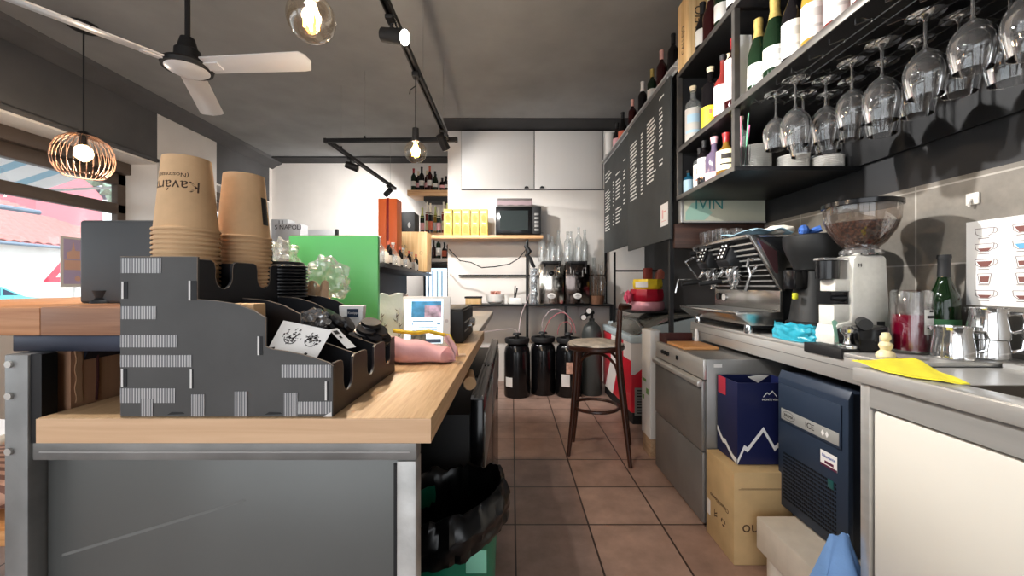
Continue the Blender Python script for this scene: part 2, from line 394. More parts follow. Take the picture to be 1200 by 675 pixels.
# parked car
CARP = mat('car_paint', rgb(96, 184, 190), .3, .1)
CARG = mat('car_window', rgb(24, 40, 66), .12)
car = thing('parked_car', 'pale turquoise hatchback parked against the white house', 'car', (-18.7, 12.9, -.2))
CO = -9.3
def cy(t): return 10.72 + t
prof = [(0, .35), (.05, .15), (.3, .0), (4.2, .02), (4.32, .3), (4.3, .66), (4.18, .74), (3.75, .80), (3.05, 1.18), (2.5, 1.24), (1.8, 1.22), (1.05, .82), (.25, .66)]
g = G().prism([(cy(a), b - .02) for a, b in prof], 'x', CO - 10.2, CO - 8.55, .05); g.out('body', CARP, car)
for a, b in ((.8, .25), (3.5, .25)):
    w = G().cyl((CO - 8.75, cy(a), .12), (CO - 8.53, cy(a), .12), .32, seg=28).out('wheel', BLACKM, car)
    G().cyl((CO - 8.55, cy(a), .12), (CO - 8.515, cy(a), .12), .2, seg=20).out('hubcap', STEEL, w)
for q in ([(1.2, .84), (1.82, 1.16), (2.25, 1.18), (2.25, .84)], [(2.32, .84), (2.32, 1.18), (2.55, 1.18), (3.0, 1.12), (3.0, .84)], [(3.06, .86), (3.06, 1.09), (3.5, .86)]):
    G().prism([(cy(a), b - .02) for a, b in q], 'x', CO - 8.56, CO - 8.54).out('side_window', CARG, car)
TAIL = mat('tail_light', rgb(200, 40, 60), .3)
G().box(CO - 8.75, CO - 8.54, cy(4.22), cy(4.33), .42, .62, .02).out('tail_light', TAIL, car)
G().box(CO - 8.56, CO - 8.53, cy(2.6), cy(2.75), .62, .66, .01).out('door_handle', STEELD, car)
# warning triangle sign in the street
sg = thing('road_sign', 'red bordered triangular road sign on a pole outside the window', 'sign', (-6.6, 5.68, -.2))
G().tube([(-6.62, 5.95, -.2), (-6.62, 5.95, 1.75)], .03).out('pole', STEEL, sg)
REDS = mat('sign_red', rgb(206, 50, 74), .5)
n = (Vector((6.6, -5.7, 0))).normalized(); r = Vector((.655, .756, 0)).normalized(); c0 = Vector((-6.55, 5.98, 1.24))
G().poly([(-.38, 0), (.38, 0), (0, .66)], c0, r, (0, 0, 1), .015).out('red_triangle', REDS, sg)
G().poly([(-.25, .075), (.25, .075), (0, .51)], c0, r, (0, 0, 1), .004, .016).out('white_field', PAPER, sg)
# poster taped to the window pane
pw = thing('window_poster', 'violet poster with a peach tower picture taped inside the shop window', 'poster', (-4.09, 3.77, 1.18))
VIO = mat('poster_violet', rgb(196, 180, 214), .7); PEA = mat('poster_peach', rgb(232, 190, 170), .7)
G().box(-4.09, -4.087, 3.56, 3.99, 1.18, 1.645).out('sheet', PAPER, pw)
G().box(-4.0868, -4.0860, 3.585, 3.98, 1.21, 1.625).out('print', VIO, pw)
g = G(); o = (-4.0858, 3.56, 1.18)
g.poly([(.05, .26), (.16, .26), (.16, .34), (.12, .34), (.105, .42), (.09, .34), (.05, .32)], o, (0, 1, 0), (0, 0, 1))
g.poly([(.03, .16), (.33, .16), (.33, .25), (.03, .25)], o, (0, 1, 0), (0, 0, 1)); g.poly([(.14 + .025 * math.cos(k), .08 + .025 * math.sin(k)) for k in [i * PI / 6 for i in range(12)]], o, (0, 1, 0), (0, 0, 1))
g.out('picture', PEA, pw)

# ================================================================== HIGH FITTINGS
# wall cupboards on the back wall
cw = mat('cupboard_white', rgb(236, 234, 232), .5)
for i, (a, b, lab) in enumerate(((541, 625.5, 'white flush wall cupboard above the microwave, handle notch by its lower inner corner'), (626.5, 706, 'white flush wall cupboard between the microwave cupboard and the menu boards'), (707, 748, 'narrow end wall cupboard partly hidden behind the far menu board'))):
    x0, x1 = X(a, 4.88), X(b, 4.88)
    t = thing('wall_cupboard', lab, 'cupboard', ((x0 + x1) / 2, 4.89, 2.39))
    G().box(x0 - .004, x1 + .004, 4.872, 4.9, 2.38, 3.11).out('carcass', CHARC, t)
    d = G().box(x0, x1, 4.86, 4.8715, 2.388, 3.105, .003).out('door', cw, t)
    if i < 2:
        hx = x1 - .09 if i == 0 else x0 + .09
        G().lathe([(.028, 0), (.028, .012)], (0, 0, 0), 16, M=Matrix.Translation((hx, 4.86, 2.392)) @ Matrix.Rotation(PI / 2, 4, 'X'), a0=0, a1=PI).prism([(hx + .028 * math.cos(k * PI / 12), 2.392 + .028 * math.sin(k * PI / 12)) for k in range(13)], 'y', 4.850, 4.859).out('handle', BLACKM, d)

# ceiling fan
FANW = mat('fan_white', rgb(226, 226, 228), .3, .1)
fx, fy, fz = -1.856, 2.25, 2.45
fan = thing('ceiling_fan', 'white three bladed ceiling fan on a black rod', 'ceiling fan', (fx, fy, fz))
G().tube([(fx, fy, fz + .1), (fx, fy, 3.09)], .014).lathe([(0, .0), (.06, 0), (.05, -.05), (.02, -.07), (0, -.07)], (fx, fy, 3.13), 20).out('rod', BLACKM, fan)
G().lathe([(0, .16), (.035, .16), (.05, .10), (.062, .09), (.066, .02), (.115, .015), (.125, 0), (.12, -.02), (0, -.02)], (fx, fy, fz), 32).out('motor_housing', BLACKM, fan)
G().lathe([(0, -.045), (.05, -.043), (.09, -.032), (.108, -.018), (.108, -.005), (0, -.005)], (fx, fy, fz), 32).out('hub_cap', FANW, fan)
for k, a in enumerate((-4, 118, 238)):
    M = Matrix.Translation((fx, fy, fz)) @ Matrix.Rotation(math.radians(a), 4, 'Z') @ Matrix.Rotation(math.radians(-13), 4, 'X')
    br = G().box(.08, .2, -.028, .028, -.012, -.004, M=M).out('blade_bracket', FANW, fan)
    pts = [(.12, -.062), (.70, -.070), (.722, -.05), (.735, .0), (.70, .062), (.66, .068), (.12, .058)]
    b = G().prism(pts, 'z', -.004, .004, .002, M=M).out('blade', FANW, fan)

# track lighting (U of three suspended tracks)
TZ = H + 1.3
def track(name, lab, p0, p1, wires):
    t = thing(name, lab, 'track', ((p0[0] + p1[0]) / 2, (p0[1] + p1[1]) / 2, TZ), 'lighting tracks')
    d = (Vector(p1) - Vector(p0)); L = d.length; a = math.atan2(d.y, d.x)
    M = Matrix.Translation(p0) @ Matrix.Rotation(a, 4, 'Z')
    G().box(0, L, -.017, -.009, -.016, .016, M=M).box(0, L, .009, .017, -.016, .016, M=M).box(0, L, -.017, .017, .008, .018, M=M).out('rail', BLACK, t)
    for q in (0, L): G().box(q - .012, q + .012, -.02, .02, -.018, .02, M=M).out('end_cap', BLACKM, t)
    for w in wires:
        p = Vector(p0) + d * w
        G().tube([p + Vector((0, 0, .015)), (p.x, p.y, 3.13)], .0012, 5).out('suspension_wire', STEELD, t)
        G().cyl(p + Vector((0, 0, .012)), p + Vector((0, 0, .04)), .009, seg=10).out('wire_grip', BLACKM, t)
    return t
track('track_rail', 'long black lighting track running away over the bar counter', (-.58, -.6, TZ), (-.58, 3.46, TZ), (.45, .78, .97))
track('track_rail', 'black lighting track crossing the room above the back wall edge', (-1.68, 3.55, TZ), (-.50, 3.52, TZ), (.3, .9))
track('track_rail', 'black lighting track pointing at the far white wall', (-1.66, 3.6, TZ), (-1.58, 5.3, TZ), (.12, .9))
LEDW = mat('lamp_white', rgb(255, 250, 240), .4, emit=22)
LEDO = mat('lamp_face_off', rgb(225, 222, 215), .4)
def spot(x, y, aim, lab, lit, power=0, ang=60):
    t = thing('track_spotlight', lab, 'spotlight', (x, y, TZ - .12), 'track spotlights')
    G().box(x - .018, x + .018, y - .05, y + .05, TZ - .035, TZ - .016, .003).out('adapter', BLACKM, t)
    G().tube([(x, y, TZ - .035), (x, y, TZ - .07)], .008).out('swivel', BLACKM, t)
    p = Vector((x, y, TZ - .09)); d = (Vector(aim) - p).normalized()
    hd = G().cyl(p - d * .05, p + d * .075, .033, .037, 24).out('lamp_head', BLACKM, t)
    G().cyl(p + d * .0755, p + d * .08, .033, seg=24).out('lamp_face', LEDW if lit else LEDO, t)
    if power:
        l = bpy.data.lights.new('spot_light', 'SPOT'); l.energy = power; l.spot_size = math.radians(ang); l.spot_blend = .5; l.shadow_soft_size = .03; l.color = (1, .985, .955)
        o = bpy.data.objects.new('spot_light', l); COL.objects.link(o); o.location = p + d * .09; o.rotation_euler = d.to_track_quat('-Z', 'Y').to_euler()
spot(-.585, 1.91, (1.5, 1.25, 1.75), 'lit track spotlight aimed at the hanging glasses', True, 150, 75)
spot(-1.64, 4.0, (.9, 4.9, 1.6), 'unlit looking track spotlight on the far track near its bend', False, 60, 95)
spot(-1.60, 5.1, (-2.6, 6.1, 1.9), 'track spotlight at the far end above the tall orange carton', True, 80, 125)
spot(-.585, 3.3, (-.0, 4.6, 1.2), 'small track spotlight at the end of the long track', False, 80, 90)
spot(-.585, .95, (1.35, 1.85, 1.95), 'added unseen track spotlight brightening the bottle shelves', True, 60, 62)  # added lamp out of view, lifts the dim shelf interior
spot(-.585, .72, (1.42, 1.97, 1.83), 'added unseen track spotlight brightening the stacked saucers', True, 95, 20)  # second added lamp out of view, only to brighten the saucers
spot(-.585, .55, (-.5, .9, 1.1), 'added unseen track spotlight brightening the front of the bar counter', True, 25, 110)  # extra lamp out of view, put in for light on the counter
# round bulbs on the long track
BULBG = pane_mat('bulb_glass', (1, .93, .82, 1), .06, .02)
FIL = mat('glowing_filament', rgb(255, 178, 70), .5, emit=60)
def globe(x, y, z, r, lab, ztop):
    t = thing('pendant_bulb', lab, 'bulb', (x, y, z - r), 'round filament bulbs')
    G().tube([(x, y, ztop), (x, y, z + r + .07)], .003, 6).out('cord', BLACKM, t)
    G().cyl((x, y, z + r * .95), (x, y, z + r + .075), .021, .019, 20).out('socket', BLACKM, t)
    p = [(.013, r * 1.12)] + [(r * math.sin(a), r * math.cos(a)) for a in [math.radians(q) for q in range(24, 180, 12)]] + [(0, -r)]
    G().lathe(p, (x, y, z), 32).out('glass_globe', BULBG, t)
    g = G()
    for k in range(6):
        a = k * PI / 3; g.tube([(x + .006 * math.cos(a), y + .006 * math.sin(a), z + r * .7), (x + .02 * math.cos(a), y + .02 * math.sin(a), z + r * .1), (x + .02 * math.cos(a), y + .02 * math.sin(a), z - r * .35)], .0035, 6)
    g.out('filament', FIL, t)
    l = bpy.data.lights.new('bulb_light', 'POINT'); l.energy = 22; l.color = (1, .88, .74); l.shadow_soft_size = .03
    o = bpy.data.objects.new('bulb_light', l); COL.objects.link(o); o.location = (x, y, z - .005)
globe(X(365, 1.13), 1.13, Z(22, 1.13), .0655, 'large clear filament bulb hanging near the ceiling fan', TZ - .0)
globe(X(487, 2.37), 2.37, Z(178, 2.37), .066, 'clear filament bulb hanging below the long track, before the far bottle shelf', TZ - .13)
g = G().box(-.60, -.56, 2.35, 2.40, TZ - .05, TZ - .02, .004); g.tube([(-.58, 2.37, TZ - .05), (-.58, 2.37, TZ - .14)], .004, 6); g.tube([(-.58, 2.37, TZ - .10), (-.61, 2.36, TZ - .13), (-.615, 2.36, TZ - .155)], .003, 6)
g.out('cord_clip', BLACKM, None, 'small clip hooking the bulb cord onto the long track', 'clip')
# cage pendant
RATT = mat('rose_wire', rgb(170, 132, 112), .4, .5)
px, py_, pz = -3.18, 2.92, 2.16
cg = thing('cage_pendant', 'copper wire cage pendant lamp in front of the window', 'pendant lamp', (px, py_, pz - .17))
G().lathe([(0, 0), (.085, 0), (.085, -.03), (.03, -.035), (0, -.035)], (px, py_, 3.13), 28).out('ceiling_rose', BLACKM, cg)
G().tube([(px, py_, 3.1), (px, py_, pz + .16)], .005, 6).out('cord', BLACKM, cg)
G().lathe([(0, .175), (.03, .175), (.045, .15), (.02, .145), (.022, .07), (0, .07)], (px, py_, pz), 20).out('lamp_holder', BLACKM, cg)
g = G(); R = .172
cp = [(.03, .152), (.085, .14), (.138, .10), (.165, .04), (R, -.02), (.163, -.08), (.14, -.125), (.115, -.15)]
for k in range(30):
    a = 2 * PI * k / 30; g.tube([(px + r_ * math.cos(a), py_ + r_ * math.sin(a), pz + z_) for r_, z_ in cp], .0022, 5)
g.tube([(px + .115 * math.cos(2 * PI * k / 40), py_ + .115 * math.sin(2 * PI * k / 40), pz - .15) for k in range(40)], .005, 6, True)
g.out('wire_cage', RATT, cg)
WARM = mat('warm_bulb', rgb(255, 214, 150), .4, emit=9)
G().ball((px, py_, pz + .02), .055, (1, 1, 1.15)).out('bulb', WARM, cg)
l = bpy.data.lights.new('cage_light', 'POINT'); l.energy = 9; l.color = (1, .84, .66); l.shadow_soft_size = .06
o = bpy.data.objects.new('cage_light', l); COL.objects.link(o); o.location = (px, py_, pz - .06)
# ================================================================== BOTTLES
def bprof(kind, h, r):
    k = {'wine': [(.97, 0), (1, .02), (1, .60), (.93, .66), (.62, .72), (.38, .77), (.36, .80), (.36, .96), (.40, .965), (.40, .985), (.36, 1)],
         'burg': [(.97, 0), (1, .02), (1, .50), (.95, .56), (.80, .62), (.55, .70), (.40, .77), (.36, .82), (.36, .96), (.42, .965), (.42, .985), (.36, 1)],
         'champ': [(.96, 0), (1, .02), (1, .48), (.96, .54), (.80, .62), (.55, .72), (.40, .80), (.37, .86), (.38, .94), (.42, .945), (.42, .97), (.36, 1)],
         'spirit': [(.96, 0), (1, .02), (1, .66), (.92, .71), (.60, .76), (.36, .79), (.34, .82), (.34, .96), (.4, .965), (.4, 1)],
         'flask': [(.9, 0), (1, .03), (1, .52), (.9, .60), (.45, .68), (.32, .74), (.32, .95), (.4, .96), (.4, 1)]}[kind]
    return [(0, 0)] + [(a * r, b * h) for a, b in k] + [(0, h)]
def rad_at(p, z):
    for (r0, z0), (r1, z1) in zip(p[1:], p[2:]):
        if z0 <= z <= z1 and z1 > z0: return r0 + (r1 - r0) * (z - z0) / (z1 - z0)
    return p[2][0]
def bottle(name, kind, x, y, z, h, r, gm, lab_m, cap, label, group, lz=(.16, .46), cat='bottle', mark=None, face=None, back=None, seg=20, lean=0):
    """a bottle with its paper label, its cap or foil and, where the photo shows one, a mark on the label"""
    t = thing(name, label, cat, (x, y, z), group)
    p = bprof(kind, h, r)
    G().lathe(p, (x, y, z), seg).out('glass_body', gm, t, ang=50)
    a = math.atan2(-y, -x) if face is None else face
    if lab_m is not None:
        rr = r + .0008
        L = G().lathe([(rr, lz[0] * h), (rr, lz[1] * h)], (x, y, z), 18, a0=a - 1.35, a1=a + 1.35)
        lo = L.out('paper_label', lab_m, t)
        if mark is not None:
            m_, w_ = mark
            G().lathe([(rr + .0006, h * (lz[0] + .55 * (lz[1] - lz[0]))), (rr + .0006, h * (lz[0] + .8 * (lz[1] - lz[0])))], (x, y, z), 8, a0=a - w_, a1=a + w_).out('label_print', m_, lo)
            G().lathe([(rr + .0006, h * (lz[0] + .25 * (lz[1] - lz[0]))), (rr + .0006, h * (lz[0] + .33 * (lz[1] - lz[0])))], (x, y, z), 8, a0=a - w_ * 1.3, a1=a + w_ * 1.3).out('label_line', m_, lo)
    if cap:
        cm, c0 = cap
        q = [(0, h * 1.012), (rad_at(p, h * .99) + .0015, h * 1.012)] + [(rad_at(p, h * k) + .0015, h * k) for k in (.98, .955, (c0 + .955) / 2, c0)]
        G().lathe(q, (x, y, z), 16).out('foil_cap' if c0 < .93 else 'stopper', cm, t)
    return t
WLAB = mat('wine_label', rgb(206, 203, 198), .8)
BLUEL = mat('pale_blue_label', rgb(176, 208, 226), .6); YEL = mat('yellow_label', rgb(238, 214, 40), .6); PINKL = mat('pink_label', rgb(226, 170, 176), .7); ORL = mat('salmon_label', rgb(210, 110, 84), .7)
LACE = mat('lace_label', rgb(224, 214, 212), .7, 0, .2, 120); PURP = mat('purple_glass', rgb(92, 80, 100), .1); TEALG = mat('teal_glass', rgb(30, 84, 110), .1); AMB = mat('amber_glass', rgb(110, 80, 30), .1)

# ================================================================== RIGHT WALL SHELVES
SX = 1.05
sh = thing('wall_shelving', 'black steel wall shelving with bottles above the coffee machine and glasses', 'shelving', (1.35, 1.5, 1.74))
def edge_board(x0, x1, y0, y1, z0, z1): return G().box(x0, x1, y0, y1, z0, z1, .003)
G().box(SX, 1.642, .25, 2.5, 2.505, 2.53, .002).out('top_board', BLACK, sh)
G().box(SX, 1.642, .25, 2.5, 2.035, 2.06, .002).out('middle_board', BLACK, sh)
G().box(SX, 1.642, 1.85, 2.5, 1.74, 1.76, .002).out('bottom_board', BLACK, sh)
G().box(SX + .02, 1.642, 2.485, 2.5, 1.76, 2.505).out('end_panel', BLACKM, sh)
G().box(1.63, 1.642, .25, 2.485, 1.76, 2.505).out('back_panel', BLACKM, sh)
EDGE = mat('worn_steel_edge', rgb(118, 114, 110), .35, .8, .2, 12)
for z0, z1, ya in ((2.503, 2.532, .25), (2.033, 2.062, .25), (1.738, 1.762, 1.85)):
    G().box(SX - .006, SX, ya, 2.5, z0, z1, .001).out('front_edging', EDGE, sh)
G().box(SX - .004, SX + .022, 1.85, 1.875, 1.76, 2.505).out('post', EDGE, sh)
G().box(SX - .004, SX + .022, 2.476, 2.5, 1.76, 2.505).out('post', EDGE, sh)
G().box(SX - .004, SX + .022, .9, .925, 2.06, 2.505).out('post', EDGE, sh)
G().box(SX - .01, SX + .016, 2.59, 2.616, 0, 2.53).out('tall_post', BLACK, sh)
# wire rails that hold the glasses by the foot
WIRE = mat('rack_wire', rgb(190, 190, 190), .25, 1.0)
COLX = (1.125, 1.24, 1.35, 1.46)
for cx_ in COLX:
    for s_ in (-1, 1):
        g = G(); x = cx_ + s_ * .022
        g.tube([(x, .5, 2.008), (x, 1.76, 2.008)], .0022, 6)
        for y in (.6, .9, 1.2, 1.5, 1.74): g.tube([(x, y, 2.008), (x + s_ * .012, y, 2.008), (x + s_ * .012, y + .03, 2.035)], .0018, 5)
        g.out('hanging_rail', BLACK, sh)
for k, y in enumerate((1.74, 1.655, 1.575, 1.49, 1.40, 1.31, 1.21, 1.11, 1.0)):
    for q, x in enumerate((1.085, 1.185)): G().tube([(x - .012, y + .02, 2.033), (x - .012, y + .02, 2.012), (x + .012, y - .012, 2.012), (x + .012, y - .012, 2.000)], .0016, 5).out('wire_hook', WIRE, sh)
# wine glasses
def wine_glass():
    t = thing('wine_glass', 'x', 'wine glass', (0, 0, 0), 'wine glasses hanging under the shelf')
    # hung upside down: foot at z=0, rim at -0.235
    o = [(0, .003), (.020, .002), (.038, 0), (.0435, -.0015), (.043, -.003), (.02, -.005), (.008, -.010), (.0042, -.02), (.0038, -.085), (.006, -.098), (.016, -.106), (.030, -.118), (.0425, -.138), (.0485, -.16), (.0475, -.185), (.043, -.212), (.0385, -.236)]
    i = [(.0378, -.236), (.0422, -.212), (.0467, -.185), (.0477, -.16), (.0417, -.1385), (.0292, -.119), (.0155, -.108), (.006, -.102), (0, -.1015)]
    ft = o[:8]; st = o[7:10]; bw = o[9:]
    G().lathe(ft + [(0, -.02)], (0, 0, 0), 28).out('foot', GLASS, t, ang=60)
    G().lathe([(0, -.0202)] + [(r, z - .0002) for r, z in st] + [(0, -.098)], (0, 0, 0), 16).out('stem', GLASS, t, ang=60)
    G().lathe([(0, -.0984)] + [(r, z - .0004) for r, z in bw] + i, (0, 0, 0), 32).out('bowl', GLASS, t, ang=60)
    return t
proto = wine_glass(); first = True
RY = (1.68, 1.56, 1.435, 1.315, 1.185, 1.06, .94)
for ci, cx_ in enumerate(COLX[:3]):
    rows = RY[:2] if ci == 0 else RY
    for ri, y in enumerate(rows):
        lab = 'upturned clear wine glass, %s from the saucers in the %s rail row' % (ORD[ri], ('aisle side', 'middle', 'wall side')[ci])
        x = cx_ + random.uniform(-.004, .004); y2 = y + random.uniform(-.006, .006)
        if first: proto.location = (x, y2, 2.0125); proto['label'] = lab; first = False; w = proto
        else: w = dup(proto, (x, y2, 2.0125), random.uniform(0, 6), lab)
        k = (1.0, 1.12, 1.05)[(ri + ci) % 3]; w.scale = (min(k, 1.08), min(k, 1.08), k)
# top shelf: wooden crate and wine bottles
cr = thing('wooden_wine_crate', 'tall pine wine crate with burnt lettering on the top shelf end', 'crate', (1.13, 2.35, 2.5305))
cx0, cy0, cw_, cd_, chh = 1.055, 2.355, .125, .145, .43
G().box(cx0, cx0 + cw_, cy0, cy0 + .012, 2.53, 2.53 + chh, .001).box(cx0, cx0 + cw_, cy0 + cd_ - .012, cy0 + cd_, 2.53, 2.53 + chh, .001).box(cx0, cx0 + .012, cy0 + .0122, cy0 + cd_ - .0122, 2.53, 2.53 + chh, .001).box(cx0 + cw_ - .012, cx0 + cw_, cy0 + .0122, cy0 + cd_ - .0122, 2.53, 2.53 + chh, .001).box(cx0 + .0122, cx0 + cw_ - .0122, cy0 + .0122, cy0 + cd_ - .0122, 2.53, 2.545).box(cx0 + .0122, cx0 + cw_ - .0122, cy0 + .0122, cy0 + cd_ - .0122, 2.53 + chh - .012, 2.53 + chh).out('box', CRATEW, cr)
g = G().text('CALLEJO', .068, (cx0 + cw_ * .52, cy0 - .0002, 2.53 + .21), (0, 0, 1), (-1, 0, 0)).text('CALLEJO', .045, (cx0 - .0002, cy0 + cd_ * .5, 2.53 + .18), (0, 0, 1), (0, 1, 0))
g.out('lettering', INK, cr)
G().ball((cx0 + cw_ * .72, cy0 + .001, 2.53 + .365), .02, (1, .05, 1.4)).out('emblem', ORL, cr)
tb = [('burg', 2.28, .30, .039, BLACKGL, WLAB, (BLACKM, .78), 'dark wine bottle with white label next to the pine crate'),
      ('burg', 2.19, .31, .040, REDGL, None, (CORKM, .80), 'unlabelled dark red bottle with pale capsule, second from the pine crate'),
      ('wine', 2.07, .30, .038, GREENG, WLAB, (BLACKM, .8), 'dark bottle with large white label, third from the pine crate'),
      ('wine', 1.95, .30, .038, BLACKGL, WLAB, (BLACKM, .8), 'dark bottle on the top shelf board cut by the photo edge')]
for k, (kd, y, h, r, gm, lm, cap, lab) in enumerate(tb): bottle('wine_bottle', kd, 1.105, y, 2.53, h, r, gm, lm, cap, lab, 'wine bottles on the top shelf board')
# middle shelf, far compartment
MS, LS = 2.06, 1.76
G_ = 'bottles on the middle shelf beside the post'
bottle('spirit_bottle', 'spirit', 1.105, 2.40, MS, .345, .046, CLEARGL, WLAB, (CORKM, .93), 'clear spirit bottle with white and pale blue label and wooden stopper', G_, (.02, .60), mark=(BLUEL, .8))
bottle('spirit_bottle', 'flask', 1.19, 2.38, MS, .33, .042, BLACKGL, None, (BLACKM, .93), 'plain dark bottle behind the pale blue labelled bottle', G_)
bottle('spirit_bottle', 'flask', 1.16, 2.28, MS, .31, .040, GLASS, None, (CHROME, .93), 'small clear bottle with bright neck between the blue and yellow labels', G_)
bottle('spirit_bottle', 'spirit', 1.105, 2.19, MS, .345, .046, BLACKGL, YEL, (CORKM, .93), 'dark bottle with bright yellow label and pale stopper', G_, (.04, .36), mark=(ORL, .15))
bottle('wine_bottle', 'wine', 1.15, 2.09, MS, .36, .038, REDGL, None, (CORKM, .86), 'slim dark bottle with pale capsule behind the yellow label', G_)
bottle('spirit_bottle', 'flask', 1.10, 2.05, MS, .33, .043, ROSEGL, LACE, (BLACKM, .93), 'squat bottle with pale mottled label beside the yellow label', G_, (.06, .52))
bottle('spirit_bottle', 'spirit', 1.105, 1.955, MS, .36, .045, REDGL, LACE, (REDF, .86), 'dark red bottle with lacy white label and red capsule nearest the post', G_, (.14, .70))
cart = G().box(1.09, 1.15, 1.885, 1.915, MS, MS + .34, .002).out('gift_carton', PAPER, None, 'tall narrow white carton standing by the steel shelf post', 'carton')
# lower compartment: small and odd bottles
G2 = 'spirit bottles on the lowest shelf'
bottle('spirit_bottle', 'spirit', 1.10, 2.45, LS, .15, .03, TEALG, BLUEL, (BLACKM, .9), 'small teal bottle at the far end of the lowest shelf', G2, (.1, .6))
bottle('spirit_bottle', 'spirit', 1.12, 2.345, LS, .25, .036, CLEARGL, PAPER, (BLACKM, .86), 'clear bottle with pale label and black pourer beside the small teal bottle', G2, (.08, .62), mark=(ORL, .5))
bottle('spirit_bottle', 'flask', 1.18, 2.30, LS, .27, .036, BLACKGL, None, (CHROME, .93), 'plain black bottle behind the pourer bottle', G2)
bottle('spirit_bottle', 'spirit', 1.10, 2.25, LS, .26, .037, BLACKGL, PAPER, (BLACKM, .86), 'black bottle with slanted white label on lowest shelf', G2, (.2, .62))
bottle('spirit_bottle', 'flask', 1.10, 2.14, LS, .24, .045, PURP, PINKL, (PINKL, .86), 'purple patterned bottle with pink foot and pink cap', G2, (.03, .2))
bottle('spirit_bottle', 'flask', 1.105, 2.03, LS, .22, .047, AMB, CREAM, (REDF, .8), 'amber bottle with cream label and red cap', G2, (.12, .58), mark=(INK, .5))
bottle('spirit_bottle', 'spirit', 1.12, 1.93, LS, .26, .034, CLEARGL, PAPER, (CORKM, .93), 'clear bottle with tall white label beside the straws', G2, (.08, .6))
LIME = mat('lime_plastic', rgb(190, 214, 50), .4)
G().tube([(1.075, 1.90, LS + .19), (1.09, 1.955, LS + .34)], [.008, .006], 8).tube([(1.075, 1.90, LS + .19), (1.07, 1.885, LS + .002)], .004, 6).out('lime_straw', LIME, None, 'thick lime green straw leaning by the shelf post', 'straw')
# straws in a glass
sc = thing('straw_cup', 'short clear tumbler holding paper straws beside the saucers', 'tumbler', (1.11, 1.89, LS))
G().lathe([(0, .002), (.028, .002), (.033, .11), (.0315, .11), (.027, .006), (0, .006)], (1.115, 1.90, LS), 24).out('tumbler', GLASS, sc)
STC = [('pink', rgb(226, 120, 170)), ('mint', rgb(130, 214, 180)), ('white', rgb(236, 230, 224)), ('rose', rgb(214, 140, 160)), ('green', rgb(120, 190, 150))]
for k, (nm, c) in enumerate(STC):
    a = k * 1.25; b = Vector((1.115 + .012 * math.cos(a), 1.90 + .012 * math.sin(a), LS + .012)); tp = b + Vector((.016 * math.cos(a) + .004, .016 * math.sin(a), .2 + .012 * k))
    G().tube([b, tp], .0033, 7).out('paper_straw', mat('straw_' + nm, c, .7), None, '%s paper straw standing in the tumbler by the saucers' % nm, 'straw', 'paper straws')
# saucer stacks
def saucer(r):
    t = thing('saucer', 'x', 'saucer', (0, 0, 0), 'stacked white saucers')
    G().lathe([(0, .003), (r * .55, .003), (r * .6, .006), (r * .98, .017), (r, .0155), (r * .64, .002), (r * .58, 0), (0, 0)], (0, 0, 0), 36).out('dish', WHITEC, t)
    return t
pr = saucer(.078); first = True
for si, (x, y, n, k, nm) in enumerate(((1.255, 2.04, 16, 1.0, 'tallest saucer stack beside the straws'), (1.42, 1.99, 9, .9, 'middle saucer stack under the hanging glasses'), (1.562, 1.95, 7, .88, 'lowest saucer stack by the dark wall'))):
    for i in range(n):
        lab = 'white saucer, %s from the bottom of the %s' % (ORD[i], nm)
        z = LS + .0002 + i * .0088
        if first: pr.location = (x, y, z); pr['label'] = lab; first = False
        else: dup(pr, (x, y, z), 0, lab, scale=(k, k, 1))
# near compartment of the middle shelf: sparkling and still wines
G3 = 'wine bottles in the near half of the middle shelf'
nb = [('champ', 1.755, .32, .043, GREENG, WLAB, (GOLDF, .74), (.08, .36), 'green sparkling wine bottle with gold foil nearest the shelf post'),
      ('champ', 1.645, .345, .044, GREENG, WLAB, (GOLDF, .72), (.10, .36), 'taller green sparkling wine bottle with gold foil, second from the shelf post'),
      ('burg', 1.535, .34, .042, BLACKGL, WLAB, (BLACKM, .8), (.06, .46), 'black wine bottle with grey sketched label between gold foil and golden wine'),
      ('burg', 1.43, .33, .041, GOLDGL, WLAB, (CORKM, .84), (.08, .46), 'golden white wine bottle with plain white label on the middle shelf'),
      ('wine', 1.325, .33, .041, ROSEGL, WLAB, (CORKM, .84), (.06, .52), 'rose wine bottle with sketched white label above the first hanging glasses'),
      ('wine', 1.215, .33, .041, ROSEGL, WLAB, (REDF, .84), (.05, .56), 'rose wine bottle with tall white label above the middle hanging glasses'),
      ('wine', 1.11, .33, .040, REDGL, WLAB, (REDF, .84), (.08, .5), 'dark red bottle with white label above the nearer hanging glasses'),
      ('wine', 1.0, .33, .040, BLACKGL, WLAB, (BLACKM, .84), (.08, .5), 'dark bottle at the near cut edge of the middle shelf')]
SKET = mat('label_sketch_grey', rgb(176, 174, 170), .8)
for kd, y, h, r, gm, lm, cap, lz, lab in nb: bottle('wine_bottle', kd, 1.10, y, MS, h, r, gm, lm, cap, lab, G3, lz, mark=(SKET, .5), seg=28)
G().box(1.19, 1.30, 1.79, 1.84, MS, MS + .29, .002).out('wine_carton', CREAM, None, 'plain cream wine carton behind the gold foil bottles', 'carton')
bk = [(1.70, GREENG), (1.59, BLACKGL), (1.48, REDGL), (1.38, GREENG)]
for k, (y, gm) in enumerate(bk): bottle('wine_bottle', 'wine', 1.23, y, MS, .31, .038, gm, WLAB, (BLACKM, .8), 'dark wine bottle in the back row behind the gold foil bottles', 'back row wine bottles', (.15, .45))
